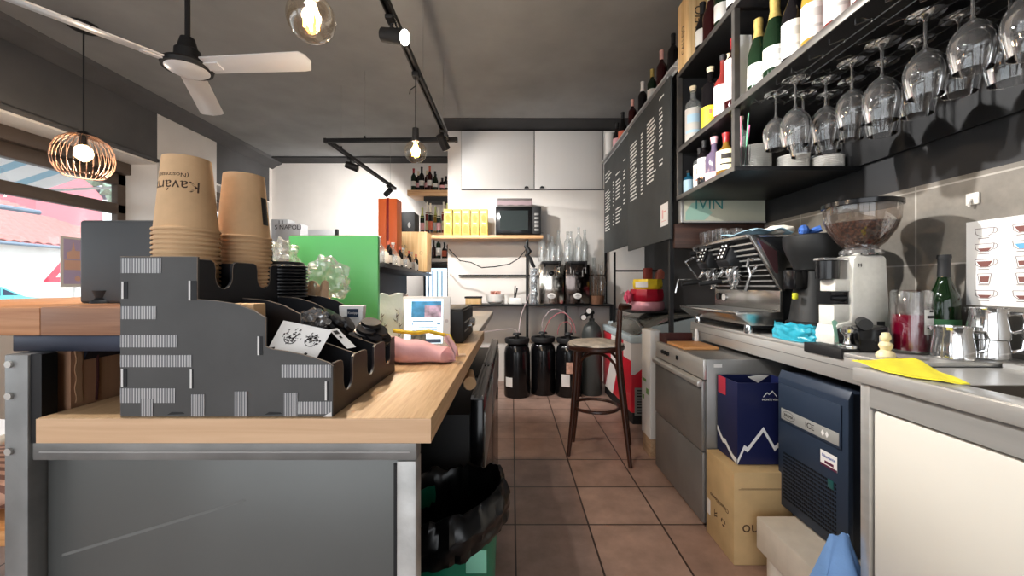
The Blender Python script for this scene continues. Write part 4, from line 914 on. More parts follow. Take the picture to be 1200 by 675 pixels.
for y in (2.44, 2.40, 2.36): G().cyl((dx0 + .0045, y, .788), (dx0 - .008, y, .788), .012, seg=14).out('knob', BLACKM, dw)
G().box(dx0 - .002, dx0 + .0045, 2.22, 2.245, .775, .80, .002).out('switch', BLACKG, dw)
G().box(.99, 1.03, dy0 - .0012, dy0, .795, .812).out('rating_sticker', PAPER, dw)
for y in (dy0 + .04, dy1 - .04):
    for x in (dx0 + .06, dx1 - .05): G().cyl((x, y, 0), (x, y, .03), .018, seg=12).out('foot', BLACKM, dw)
ORW = wood_mat('orange_board_wood', rgb(206, 142, 84), rgb(226, 168, 110), 'x', 1)
G().box(.96, 1.16, 2.20, 2.44, dz1 + .0003, dz1 + .018, .006).out('chopping_board', ORW, None, 'orange toned wooden chopping board on the dishwasher', 'board')
tr = thing('bar_tray', 'dark red brown tray behind the chopping board', 'tray', (1.1, 2.5, dz1))
TRM = mat('tray_red_brown', rgb(66, 28, 24), .4)
G().box(.96, 1.17, 2.46, 2.565, dz1 + .0003, dz1 + .01).out('tray_base', TRM, tr); G().box(.96, .97, 2.46, 2.565, dz1 + .0101, dz1 + .055).box(.97, 1.17, 2.555, 2.565, dz1 + .0101, dz1 + .055).out('rim', TRM, tr)
G().tube([(1.155, 2.46, dz1 + .01), (1.155, 2.46, dz1 + .06), (1.152, 2.46, dz1 + .095)], [.014, .013, .007], 14).out('white_tube', PAPER, None, 'small white squeeze tube upright at the worktop end', 'tube')
# boxes
cb = thing('cardboard_wine_carton', 'brown cardboard carton with upside down print on the floor', 'carton', (1.07, 1.8, 0))
G().box(.948, 1.20, 1.68, 1.92, 0.001, .40, .004).out('carton_body', CARTON, cb)
PR = mat('carton_print', rgb(84, 62, 44), .9)
g = G().text('agostino', .07, (1.10, 1.6795, .155), (-1, 0, 0), (0, 0, -1))
g.strokes([(.02, .235, .325, .327), (.03, .21, .33, .331)], (.948, 1.6798, 0), (1, 0, 0), (0, 0, 1), .0003)
g.text('Chianti Riserva', .026, (.9475, 1.80, .205), (0, 1, 0), (0, 0, -1))
for k in range(3):
    a = k * 2 * PI / 3
    M_ = [(.011 * math.cos(a + t) , .011 * math.sin(a + t)) for t in (0, .7, 1.4)] + [(.019 * math.cos(a + t), .019 * math.sin(a + t)) for t in (1.4, .7, 0)]
    g.poly(M_, (.9478, 1.765, .135), (0, -1, 0), (0, 0, 1), .0004)
g.poly([(-.012, -.018), (-.008, -.018), (-.008, .018), (-.012, .018)], (.9478, 1.83, .135), (0, -1, 0), (0, 0, 1), .0004); g.poly([(-.008, .002), (.012, .014), (.012, .008), (-.008, -.004)], (.9478, 1.83, .135), (0, -1, 0), (0, 0, 1), .0004); g.poly([(-.008, -.008), (.012, -.002), (.012, -.008), (-.008, -.014)], (.9478, 1.83, .135), (0, -1, 0), (0, 0, 1), .0004)
g.strokes([(.17, .20, .06, .075), (.185, .205, .045, .058)], (.948, 1.6798, 0), (1, 0, 0), (0, 0, 1), .0003)
g.out('print', PR, cb)
G().box(.9465, .9478, 1.88, 1.905, .10, .17).out('label_sticker', PAPER, cb)
nv = thing('navy_wine_box', 'navy blue open wine box with white mountain line on the carton', 'box', (1.12, 1.87, .4))
NAVY = mat('navy_card', rgb(26, 32, 74), .35, 0, .06, 5)
bx0, bx1, by0, by1, bz0, bz1 = 1.0, 1.26, 1.745, 1.915, .4042, .765
G().box(bx0, bx1, by0, by0 + .004, bz0, bz1).box(bx0, bx0 + .004, by0 + .0041, by1, bz0, bz1).box(bx1 - .004, bx1, by0 + .0041, by1, bz0, bz1).box(bx0 + .0041, bx1 - .0041, by1 - .004, by1, bz0, bz1).box(bx0 + .0041, bx1 - .0041, by0 + .0041, by1 - .0041, bz0, bz0 + .004).out('box_body', NAVY, nv)
def zig(pts, w):
    up = [(x, z + w) for x, z in pts]; dn = [(x, z - w) for x, z in pts]; return up, dn
def zigpoly(g, pts, w, o, r, u):
    for (a, b) in zip(pts, pts[1:]): g.poly([(a[0], a[1] - w), (b[0], b[1] - w), (b[0], b[1] + w), (a[0], a[1] + w)], o, r, u, .0005)
g = G(); WHP = mat('white_print', rgb(240, 240, 240), .5)
zigpoly(g, [(0, .01), (.03, .075), (.045, .065), (.115, .155), (.165, .07), (.18, .085), (.215, .04), (.26, .1)], .011, (bx0, by0 - .0001, bz0), (1, 0, 0), (0, 0, 1))
zigpoly(g, [(0, .105), (.05, .06), (.07, .065), (.13, .02), (.165, .01)], .011, (bx0 - .0001, by1, bz0), (0, -1, 0), (0, 0, 1))
zigpoly(g, [(.115, .30), (.132, .318), (.14, .310), (.155, .325), (.175, .30)], .0025, (bx0, by0 - .0001, bz0), (1, 0, 0), (0, 0, 1))
g.text('MONTE VELIS', .0125, (bx0 + .147, by0 - .0003, bz0 + .287), (1, 0, 0), (0, 0, 1)); g.out('white_print', WHP, nv)
G().box(bx0 - .0012, bx0, 1.84, 1.905, bz0 + .28, bz1).out('red_patch', mat('red_card', rgb(190, 50, 70), .5), nv)
G().prism([(1.12, bz1 - .002), (1.17, bz1 - .03), (1.22, bz1 + .004), (1.18, bz1 + .006)], 'y', 1.87, 1.873).out('torn_flap', PAPER, nv)
# ice machine
ic = thing('ice_machine', 'dark navy ice maker under the worktop beside the sink leg', 'ice machine', (1.35, 1.5, .25))
NVY = mat('ice_navy', rgb(40, 52, 70), .45, .1, .08, 4); NVD = mat('ice_navy_dark', rgb(24, 32, 46), .5)
ix, iy0, iy1, iz0, iz1 = 1.15, 1.345, 1.70, .252, .835
G().box(ix + .02, 1.62, iy0 + .012, iy1 - .005, iz0, iz1 - .01, .006).out('cabinet', NVD, ic)
G().prism([(ix + .02, iz0), (ix + .02, iz1), (ix + .012, iz1), (ix, iz1 - .03), (ix, iz0 + .01)], 'y', iy0, iy1, .004).out('front_cover', NVY, ic)
dr = G().box(ix - .006, ix - .0002, iy0 + .025, iy1 - .012, iz1 - .21, iz1 - .055, .002).out('flap_door', NVY, ic)
G().box(ix - .0075, ix - .0062, iy0 + .03, iy1 - .03, iz1 - .20, iz1 - .155, .0004).out('name_strip', mat('silver_strip', rgb(176, 176, 172), .4, .4), dr)
g = G().text('ICE', .032, (ix - .0077, iy0 + .165, iz1 - .178), (0, -1, 0), (0, 0, 1)).text('BREMA', .017, (ix - .0077, iy1 - .075, iz1 - .178), (0, -1, 0), (0, 0, 1))
for k in range(30):
    a = k * 2 * PI / 30; b = (k + 1) * 2 * PI / 30; g.poly([(.034 * math.cos(a), .015 * math.sin(a)), (.034 * math.cos(b), .015 * math.sin(b)), (.0355 * math.cos(b), .0165 * math.sin(b)), (.0355 * math.cos(a), .0165 * math.sin(a))], (ix - .0077, iy1 - .075, iz1 - .178), (0, -1, 0), (0, 0, 1), .0003)
g.out('lettering', INK, dr)
g = G()
for k in range(2): g.poly([(.02 * k, .0), (.008 + .02 * k, .012), (.016 + .02 * k, .0), (.008 + .02 * k, -.012)], (ix - .0077, iy0 + .11, iz1 - .178), (0, -1, 0), (0, 0, 1), .0004)
g.out('ice_cubes_print', PAPER, dr)
stk = G().box(ix - .0015, ix - .0002, iy0 + .045, iy0 + .12, iz1 - .30, iz1 - .245).out('maker_sticker', PAPER, ic)
G().text('Diamante', .0155, (ix - .0017, iy0 + .0825, iz1 - .262), (0, -1, 0), (0, 0, 1)).out('blue_lettering', mat('sticker_blue', rgb(60, 90, 170), .5), stk)
G().strokes([(0, .075, .0, .008)], (ix - .0016, iy0 + .12, iz1 - .30), (0, -1, 0), (0, 0, 1), .0003).strokes([(.02, .06, .012, .022)], (ix - .0016, iy0 + .12, iz1 - .30), (0, -1, 0), (0, 0, 1), .0003).out('red_line', mat('sticker_dark', rgb(90, 30, 60), .5), stk)
g = G()
for r_ in range(13):
    for c_ in range(26):
        y = iy0 + .05 + c_ * .0105; z = iz0 + .05 + r_ * .0155; g.box(ix - .0022, ix - .0002, y, y + .0062, z, z + .007)
g.out('vent_slots', mat('vent_black', rgb(8, 12, 18), .6), ic)
G().box(ix - .0025, ix - .0003, iy0 + .06, iy0 + .085, iz0 + .215, iz0 + .245, .0005).out('green_badge', mat('badge_green', rgb(30, 80, 80), .4), ic)
# white plinth block and rag
pb = thing('white_plinth', 'thick white painted timber block under the ice machine', 'plinth', (1.1, 1.4, 0))
PLW = mat('worn_white_paint', rgb(222, 214, 202), .7, 0, .05, 20)
G().box(1.005, 1.54, 1.222, 1.62, .12, .25, .006).out('block', PLW, pb)
G().cyl((1.07, 1.56, 0), (1.07, 1.56, .12), .05, seg=20).cyl((1.07, 1.28, 0), (1.07, 1.28, .12), .05, seg=20).cyl((1.5, 1.56, 0), (1.5, 1.56, .12), .05, seg=20).out('foot', PLW, pb)
RAG = mat('blue_rag', rgb(120, 160, 214), .9, 0, .08, 12, .2, 60)
def rag(u, v):
    a = PI * (u - .5); w_ = .026 + .058 * v
    return (1.048 + w_ * 1.05 * math.sin(a) - .012 * v + .010 * math.sin(13 * u) * v, 1.262 - .055 * math.cos(a) * (.25 + .75 * v) + .014 * math.sin(15 * u + 3) * v, .412 - .158 * v ** .85 - .012 * abs(math.sin(a)) * (1 - v) + .004 * math.sin(13 * u + 5 * v))
rg = G().sheet(rag, 28, 18, .006).out('blue_rag', RAG, None, 'light blue rag draped on the white plinth end', 'rag')
G().prism([(1.02, .2515), (1.06, .2515), (1.04, .29)], 'y', 1.226, 1.231).out('red_packet', mat('packet_red', rgb(190, 30, 60), .5), None, 'corner of a red packet peeking beneath the blue rag', 'packet')

# ================================================================== BAR CHAIR
st = thing('bar_chair', 'dark bentwood bar chair with worn pale seat', 'bar chair', (.60, 2.84, 0))
sx, sy, szz = .60, 2.84, .775
SEAT = mat('worn_fur_seat', rgb(208, 200, 190), .95, 0, .28, 18, .5, 40)
G().lathe([(0, .0), (.195, 0), (.205, .01), (.205, .028), (.195, .035), (0, .035)], (sx, sy, szz - .035), 40).out('seat_ring', STOOLW, st)
G().ball((sx, sy, szz + .003), .198, (1, 1, .16), 4, amp=.12, freq=2.5, seed=4, flat=szz + .0005).out('seat_pad', SEAT, st)
front = [(.425, 2.71), (.425, 2.97)]; back = [(.842, 2.64), (.842, 3.04)]
for x, y in front: G().tube([(x, y, 0), (x + .025, y + (.02 if y < sy else -.02), .25), (x + .045, y + (.03 if y < sy else -.03), .55), (x + .055, y + (.03 if y < sy else -.03), szz - .034)], [.014, .018, .02, .02], 12).out('leg', STOOLW, st)
for x, y in back:
    q = .05 if y < sy else -.05
    G().tube([(x, y, 0), (x - .035, y + q * .5, .3), (x - .07, y + q, .6), (x - .08, y + q * 1.2, .80), (x - .072, y + q, .93), (x - .068, y + q, 1.035)], [.014, .018, .021, .021, .017, .016], 12).out('leg', STOOLW, st)
arc = [(.752 + .085 * math.cos(t) , sy + .17 * math.sin(t), 1.045) for t in [(-75 + 15 * k) * PI / 180 for k in range(11)]]
g = G()
for a, b in zip(arc, arc[1:]): pass
g.tube(arc, .019, 10, M=None); g.out('backrest_rail', STOOLW, st)
G().tube([(sx + .165 * math.cos(k * PI / 20), sy + .165 * math.sin(k * PI / 20), .33) for k in range(40)], .012, 8, True).out('foot_ring', STOOLW, st)
for (a, b) in ((0, 1),):
    pass
def arch(p, q, zl, zt, nm='bent_brace'):
    p, q = Vector(p), Vector(q); pts = []
    for k in range(13):
        t = k / 12; pts.append((p.x + (q.x - p.x) * t, p.y + (q.y - p.y) * t, zl + (zt - zl) * math.sin(PI * t) ** .45))
    G().tube(pts, .010, 8).out(nm, STOOLW, st)
arch((.472, 2.74, 0), (.772, 2.692, 0), .56, .73); arch((.472, 2.94, 0), (.772, 2.988, 0), .56, .73); arch((.472, 2.745, 0), (.472, 2.935, 0), .56, .73); arch((.772, 2.70, 0), (.772, 2.98, 0), .56, .73)
st.rotation_euler = (0, 0, math.radians(-16))
# ================================================================== FREEZER CORNER
fr = thing('ice_cream_freezer', 'red and white chest freezer with curved glass lid', 'freezer', (1.33, 3.85, 0))
REDP = mat('freezer_red', rgb(206, 32, 52), .35); RIM = mat('freezer_rim', rgb(186, 200, 206), .35); FWH = mat('freezer_white', rgb(232, 226, 222), .4)
a0, a1, b0, b1 = 1.02, 1.64, 3.37, 4.40
G().box(a0, a1, b0, b1, .10, .70, .015).out('body', REDP, fr)
G().box(a0 + .02, a1, b0 + .02, b1, .0, .10).out('base', BLACKM, fr)
rim = G(); rim.box(a0 - .012, a1, b0 - .012, b0 + .05, .70, .765, .012).box(a0 - .012, a0 + .05, b0 + .0501, b1, .70, .765, .012).box(a0 + .05, a1, b1 - .05, b1, .70, .80, .012).box(a1 - .04, a1, b0 + .0501, b1 - .0501, .70, .93, .012); rim.out('top_rim', RIM, fr)
FGL = mat('freezer_lid_glass', rgb(120, 118, 112), .08, 0, .3, 4, spec=.8)
G().sheet(lambda u, v: (a0 + .04 + (a1 - a0 - .08) * v, b0 + .04 + (b1 - b0 - .08) * u, .762 + .17 * math.sin(v * PI / 2)), 10, 14, .006).out('curved_lid', FGL, fr)
for q in (b0 + .03, b1 - .04): G().prism([(a0 + .04, .74), (a0 + .2, .84), (a1 - .04, .92), (a1 - .04, .74)], 'y', q, q + .01).out('lid_end', RIM, fr)
G().tube([(a0 + .12, b0 + .10, .83), (a0 + .2, b0 + .5, .86), (a0 + .2, b1 - .1, .86)], .012, 8).out('lid_rail', STEELD, fr)
g = G(); o = (a0 - .0002, b1, .10)
g.poly([(.10, .0), (.42, .0), (.60, .30), (.64, .60), (.36, .60), (.34, .34)], o, (0, -1, 0), (0, 0, 1), .001)
g.poly([(.80, .45), (1.03, .45), (1.03, .60), (.80, .60)], o, (0, -1, 0), (0, 0, 1), .001)
o = (a0, b0 - .0002, .10); g.poly([(0, .60), (0, .33)] + [(.02 + .26 * math.sin(k * PI / 16), .33 + .19 * (1 - math.cos(k * PI / 16))) if False else (.03 + .30 * k / 8, .33 + .15 * math.sin(k * PI / 16)) for k in range(9)] + [(.60, .48), (.60, .60)], o, (1, 0, 0), (0, 0, 1), .001)
g.out('white_swoosh', FWH, fr)
g = G(); g.box(a0 + .03, a1 - .1, b0 - .006, b0 - .0005, .08, .32, .002); gr_ = g.out('motor_grille', mat('grille_grey', rgb(128, 128, 126), .6), fr)
g = G()
for k in range(9): g.box(a0 + .05, a1 - .12, b0 - .008, b0 - .0062, .10 + .024 * k, .110 + .024 * k)
g.out('grille_slots', BLACKM, gr_)
# stack of tins on the freezer
TINP = mat('pink_foil_box', rgb(214, 150, 160), .3, .2, .15, 12, .3, 14); TINR = mat('red_foil_box', rgb(170, 26, 48), .3, .1, .15, 12, .3, 14); TINY = mat('yellow_foil_box', rgb(230, 200, 50), .3, .1, .1, 12)
tx, ty = 1.35, 3.95; tb0 = .951
def tin(nm, m, z, h, r, x, lab):
    t = thing(nm, lab, 'cake box', (x, ty, z))
    G().lathe([(0, 0), (r * .92, 0), (r, .02), (r * 1.02, h * .6), (r * .97, h), (0, h)], (x, ty, z), 10, ).out('wrap', m, t)
    return t
# shelf that carries the boxes above the lid
G().box(1.12, 1.64, 3.70, 4.25, .9345, .950, .003).out('freezer_shelf', BLACK, None, 'thin black shelf above the freezer lid carrying round cake boxes', 'shelf')
t = tin('cake_box', TINP, tb0, .085, .175, tx, 'pink wrapped round cake box at the bottom of the stack')
t = tin('cake_box', TINR, tb0 + .086, .12, .165, tx, 'red wrapped cake box in the middle of the stack')
G().ball((tx - .20, ty - .06, tb0 + .13), .05, (.8, .8, 1.2), 3, amp=.4, freq=3, seed=2).out('pink_bow', mat('bow_pink', rgb(206, 70, 100), .4), t)
t = tin('cake_box', TINY, tb0 + .2065, .10, .145, tx + .01, 'yellow wrapped cake box on top of the stack')
G().lathe([(.1485, .02), (.1495, .075)], (tx + .01, ty, tb0 + .2065), 8, a0=PI * 1.12, a1=PI * 1.4).out('white_label', PAPER, t)
BRN = mat('dark_red_carton', rgb(120, 48, 40), .5); 
G().box(1.33, 1.40, 3.92, 4.0, tb0 + .307, tb0 + .42, .004).out('small_carton', BRN, None, 'small reddish carton on the yellow cake box', 'carton')
G().prism([(1.44, tb0 + .307), (1.51, tb0 + .307), (1.515, tb0 + .37), (1.485, tb0 + .41), (1.445, tb0 + .37)], 'y', 3.9, 3.99, .004).out('gift_bag', mat('rust_bag', rgb(140, 78, 66), .6), None, 'small rust coloured gift bag behind the small reddish carton', 'gift bag')
wc = thing('polystyrene_column', 'narrow white carton standing between freezer and dishwasher', 'carton', (1.0, 2.83, 0))
G().box(.955, 1.03, 2.72, 2.90, .13, .885, .006).out('carton_body', PAPER, wc)
g = G().strokes([(.02, .06, .25, .28), (.02, .10, .38, .40), (.10, .15, .30, .34)], (.9548, 2.90, .13), (0, -1, 0), (0, 0, 1)).out('printed_marks', mat('print_green', rgb(120, 160, 90), .7), wc)
G().box(.96, 1.03, 2.73, 2.89, 0, .1298, .004).out('wood_block', wood_mat('pale_block', rgb(160, 130, 100), rgb(190, 160, 130), 'y', 1), wc)

# ================================================================== BACK WALL
rk = thing('rack_table', 'black steel back table with posts and wooden upper shelf', 'table', (.3, 4.7, 0))
G().box(-.54, 1.18, 4.50, 4.88, .955, .975, .002).out('table_top', BLACK, rk)
for x in (-.50, .175, .62, 1.14): G().box(x - .014, x + .014, 4.51, 4.538, 0, .9548).out('leg', BLACK, rk)
for x in (.185, 1.16): G().box(x - .014, x + .014, 4.862, 4.886, .9755, 1.73).out('post', BLACK, rk)
G().box(-.66, .17, 4.865, 4.883, 1.308, 1.328).out('cross_bar', BLACK, rk); G().box(.20, 1.145, 4.865, 4.883, 1.308, 1.328).out('cross_bar', BLACK, rk)
hb = thing('hanging_rail', 'black steel rail between the far post and the right wall', 'rail', (1.4, 4.3, 1.3))
G().box(1.12, 1.64, 4.28, 4.30, 1.345, 1.365).out('bar', BLACK, hb); G().box(1.11, 1.13, 4.28, 4.30, .98, 1.56).out('post', BLACK, hb); G().box(1.10, 1.13, 4.2805, 4.2995, .80, .98).out('foot', BLACK, hb)
G().box(-.93, .36, 4.53, 4.86, 1.735, 1.775, .004).out('wooden_shelf', WOODL, None, 'long wooden shelf carrying the microwave and yellow cartons', 'shelf')
mw = thing('microwave', 'black microwave oven on the wooden back shelf', 'microwave', (.07, 4.7, 1.7755))
m0, m1, mz = -.19, .335, 1.7755
G().box(m0, m1, 4.56, 4.86, mz + .012, mz + .335, .006).out('casing', BLACKM, mw)
d_ = G().box(m0 + .004, m1 - .10, 4.545, 4.5598, mz + .016, mz + .33, .006).out('door', BLACKG, mw)
G().box(m0 + .05, m1 - .15, 4.5435, 4.5448, mz + .06, mz + .285).out('door_window', mat('microwave_window', rgb(44, 50, 50), .12), d_)
G().box(m1 - .098, m1, 4.547, 4.5598, mz + .016, mz + .33, .004).out('control_panel', BLACKM, mw)
for k in range(5): G().box(m1 - .075, m1 - .025, 4.544, 4.5468, mz + .05 + k * .045, mz + .075 + k * .045, .002).out('button', STEELD, mw)
for x in (m0 + .05, m1 - .05): G().cyl((x, 4.6, mz), (x, 4.6, mz + .012), .015, seg=10).cyl((x, 4.82, mz), (x, 4.82, mz + .012), .015, seg=10).out('foot', BLACKM, mw)
mc = thing('grey_box', 'flat dark grey box lying on the microwave', 'box', (0, 4.7, mz + .336))
G().box(-.17, .235, 4.58, 4.84, mz + .3355, mz + .435, .006).out('box_body', mat('taupe_card', rgb(92, 84, 82), .6, 0, .1, 5), mc)
G().sheet(lambda u, v: (-.17 + .40 * u, 4.575 - .002, mz + .355 + .05 * v + .004 * math.sin(20 * u)), 16, 4, .002).out('torn_tape', mat('mauve_tape', rgb(140, 120, 124), .6), mc)
YB = mat('yellow_pack', rgb(206, 180, 92), .5, 0, .12, 25); ORP = mat('orange_print', rgb(226, 140, 60), .6)
for k in range(5):
    x0 = -.795 + k * .104; y0_ = 4.58 + (.012 if k % 2 else 0)
    t = thing('yellow_carton', 'yellow printed carton, %s from the far end of the row on the wooden shelf' % ORD[k], 'carton', (x0 + .05, 4.63, 1.7755), 'yellow cartons beside the microwave')
    G().box(x0, x0 + .096, y0_, y0_ + .09, 1.7755, 1.7755 + .31, .003).out('carton_body', YB, t)
    g = G(); o = (x0, y0_ - .0002, 1.7755)
    g.poly([(.02, .03), (.07, .02), (.08, .10), (.04, .13), (.015, .09)], o, (1, 0, 0), (0, 0, 1)); g.poly([(.03, .17), (.06, .15), (.085, .2), (.05, .25), (.02, .22)], o, (1, 0, 0), (0, 0, 1)); g.out('orange_print', ORP, t)
    G().strokes([(.015, .08, .265, .28), (.03, .07, .14, .147)], o, (1, 0, 0), (0, 0, 1)).out('pale_print', PAPER, t)
# cable under the shelf
cp = [(X(528, 4.6), 4.49, Z(293, 4.6))] + [(X(a, 4.58), 4.49, Z(b, 4.58)) for a, b in ((540, 306), (553, 308), (565, 314), (580, 313), (597, 310), (607, 304), (614, 296), (618, 289))] + [(.17, 4.49, 1.60)]
G().tube(cp, .006, 6).out('power_cable', BLACKM, None, 'loose black cable sagging below the wooden back shelf', 'cable')
G().tube([(.18, 4.485, 1.72), (.16, 4.48, 1.64), (.20, 4.47, 1.58), (.17, 4.48, 1.54), (.21, 4.475, 1.50), (.235, 4.47, 1.43), (.26, 4.47, 1.40)], [.01, .025, .03, .028, .02, .022, .012], 8).out('cable_bundle', BLACKM, None, 'bundled black plug and cable hanging on the rack post', 'cable')
# two dispensers
def dispenser(x0, x1, lab, dark):
    t = thing('drink_dispenser', lab, 'dispenser', ((x0 + x1) / 2, 4.65, .9755), 'steel drink dispensers')
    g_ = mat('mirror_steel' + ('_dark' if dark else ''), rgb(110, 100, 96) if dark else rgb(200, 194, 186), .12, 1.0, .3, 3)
    G().box(x0, x1, 4.53, 4.84, .978, 1.44, .008).out('casing', g_, t)
    G().box(x0 + .03, x1 - .03, 4.50, 4.80, 1.4405, 1.475, .006).out('top_frame', BLACK, t)
    c = (x0 + x1) / 2
    for dx in (-.085, .085):
        G().tube([(c + dx, 4.53, 1.40), (c + dx, 4.485, 1.40), (c + dx, 4.475, 1.33)], .010, 8).out('tap', CHROME, t)
        G().tube([(c + dx, 4.48, 1.41), (c + dx, 4.46, 1.455)], [.011, .014], 8).out('tap_lever', BLACKM, t)
        G().tube([(c + dx * .6, 4.49, 1.37), (c + dx * .6, 4.485, 1.29)], .008, 8).out('spout', CHROME, t)
    G().ball((c, 4.522, 1.335), .035, (1, .35, .8), 2).out('valve_block', BLACKG, t)
    lo = G().ball((c, 4.529, 1.075), .042, (1.15, .12, .8), 3).out('oval_badge', PAPER, t)
    G().strokes([(-.025, .025, -.003, .004), (-.015, .015, .012, .016), (-.015, .015, -.016, -.012)], (c, 4.5238, 1.075), (1, 0, 0), (0, 0, 1)).out('badge_print', STEELD, lo)
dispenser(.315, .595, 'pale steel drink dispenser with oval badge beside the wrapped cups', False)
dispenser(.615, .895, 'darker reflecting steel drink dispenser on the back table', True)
CB = pane_mat('clear_bottle_glass', (.93, .95, .95, 1), .16, .03, .10)
for k, (x, y, h) in enumerate(((.35, 4.6, .34), (.43, 4.66, .33), (.47, 4.58, .29), (.545, 4.62, .36), (.65, 4.60, .35), (.70, 4.68, .36), (.78, 4.61, .40), (.86, 4.66, .38))):
    bottle('glass_bottle', ('wine', 'burg')[k % 2], x, y, 1.4755, h, .042, CB, None, None, 'empty clear glass bottle on the dispensers, %s from the wrapped cups' % ORD[k], 'clear bottles on the drink dispensers')
for k, (x, h) in enumerate(((1.0, .46), (1.09, .36))):
    bottle('glass_bottle', 'wine', x, 4.80, .9755, h + .1, .05, CB, None, None, ('tall empty clear bottle', 'shorter empty clear bottle')[k] + ' standing on the table behind dried twigs', 'clear bottles on the table')
FILM = pane_mat('clear_film', (.9, .93, .96, 1), .22, .12, .18)
def film(u, v):
    a = u * 2 * PI; n_ = .01 * noise.noise(Vector((2 * math.cos(a), 2 * math.sin(a), 9 * v)))
    return (.255 + (.042 + n_) * math.cos(a), 4.62 + (.042 + n_) * math.sin(a), .977 + .42 * v)
wr = thing('wrapped_cups', 'tall stack of clear cups in crinkled film beside the pale dispenser', 'cup stack', (.255, 4.62, .9755))
g = G(); g.sheet(film, 24, 30, .001); g.out('film', FILM, wr)
g = G()
for k in range(16): g.lathe([(.028, 0), (.036, .03), (.037, .03)], (.255, 4.62, .977 + .024 * k), 16)
o_ = g.out('cups', CB, wr); o_['kind'] = 'stuff'
TW = mat('dry_twigs', rgb(126, 96, 72), .9); BASK = mat('wicker_brown', rgb(110, 76, 56), .9, 0, .3, 40, .4, 80)
tw = thing('twig_basket', 'brown basket of dried twigs at the right of the dispensers', 'basket', (1.0, 4.64, .9755))
G().lathe([(0, 0), (.075, 0), (.09, .10), (.086, .10), (.072, .008), (0, .008)], (.99, 4.60, .9757), 24).out('basket', BASK, tw)
g = G(); rnd = random.Random(3)
for k in range(26):
    a = rnd.uniform(0, 6.28); b = rnd.uniform(.02, .06); x, y = .99 + b * math.cos(a), 4.60 + b * math.sin(a)
    h = rnd.uniform(.15, .44); g.tube([(x, y, .985), (x + .02 * math.cos(a), y + .02 * math.sin(a), 1.05 + h * .5), (max(.905, x + .07 * math.cos(a + .4)), min(4.69, y + .07 * math.sin(a + .4)), 1.05 + h)], [.003, .002, .001], 4)
g.out('twigs', TW, tw)
# bits on the table left of the post
bw = thing('sugar_bowl', 'white round bowl with pink sachets on the back table', 'bowl', (-.2, 4.62, .9755))
G().lathe([(0, 0), (.06, 0), (.098, .03), (.106, .08), (.106, .115), (.10, .115), (.098, .08), (.09, .035), (.055, .008), (0, .008)], (-.2, 4.62, .9757), 32).out('bowl', WHITEC, bw)
g = G()
for k in range(7): g.box(-.035, .035, -.003, .003, 0, .09, M=Matrix.Translation((-.2 + .028 * math.cos(k * 2.1), 4.62 + .03 * math.sin(k * 2.1), 1.04)) @ Matrix.Rotation(k * .9, 4, 'Z') @ Matrix.Rotation(.25, 4, 'X'))
g.out('sachets', mat('sachet_rose', rgb(206, 150, 136), .7, 0, .3, 30), bw)
wbx = thing('wooden_box', 'small wooden box with black lid on the back table', 'box', (-.45, 4.6, .9755))
G().box(-.56 + .02, -.36, 4.55, 4.70, .9757, 1.045, .003).out('box_body', CRATEW, wbx); G().box(-.55, -.355, 4.545, 4.705, 1.046, 1.066, .003).out('lid', BLACKM, wbx)
cj = thing('cutlery_jug', 'square white pot holding black spatulas beside the rack post', 'pot', (.04, 4.6, .9755))
G().prism([(-.04, .9757), (.12, .9757), (.10, 1.05), (-.02, 1.05)], 'y', 4.55, 4.66, .008).out('pot', WHITEC, cj)
G().prism([(.03, 1.0501), (.045, 1.0501), (.07, 1.16), (.05, 1.165)], 'y', 4.59, 4.60).prism([(.02, 1.0501), (.032, 1.0501), (.045, 1.19), (.03, 1.19)], 'y', 4.61, 4.62).out('spatula', BLACKM, cj)
wt = thing('white_mug', 'small white mug between the bowl and the pot', 'mug', (-.085, 4.62, .9755))
G().lathe([(0, 0), (.03, 0), (.035, .1), (.032, .1), (.027, .006), (0, .006)], (-.075, 4.66, .9757), 20).out('mug_body', WHITEC, wt); G().tube([(-.108, 4.66, 1.055), (-.13, 4.66, 1.04), (-.128, 4.66, 1.01), (-.107, 4.66, .995)], .005, 6).out('handle', WHITEC, wt)
# kegs
def keg(x, y, lab, stick):
    t = thing('black_keg', lab, 'keg', (x, y, 0), 'black kegs under the back table')
    G().lathe([(0, 0), (.135, 0), (.142, .02), (.142, .46), (.13, .52), (.105, .555), (.10, .56), (0, .56)], (x, y, 0), 32).out('keg_body', BLACKG, t)
    G().lathe([(.098, .56), (.13, .575), (.135, .61), (.128, .625), (.095, .625), (.09, .59), (0, .59)], (x, y, 0), 32).out('collar', BLACKM, t)
    G().cyl((x, y, .59), (x, y, .66), .03, .02, 14).cyl((x, y, .66), (x, y, .68), .05, .04, 14).out('tap_head', BLACKM, t)
    for (a, z0, z1, m_) in stick:
        G().lathe([(.143, z0), (.143, z1)], (x, y, 0), 8, a0=a - .32, a1=a + .32).out('sticker', m_, t)
keg(.055, 4.28, 'black keg with a white sticker nearest the bar counter', [(-PI * .72, .12, .22, PAPER)])
keg(.345, 4.38, 'plain black keg in the middle of three', [])
keg(.62, 4.30, 'black keg with white and flowered stickers behind the bar chair', [(-PI * .62, .12, .25, PAPER), (-PI * .5, .26, .38, mat('flower_sticker', rgb(214, 170, 150), .6, 0, .3, 30))])
HW = mat('white_hose', rgb(190, 170, 172), .4); HR = mat('pink_hose', rgb(190, 100, 110), .4)
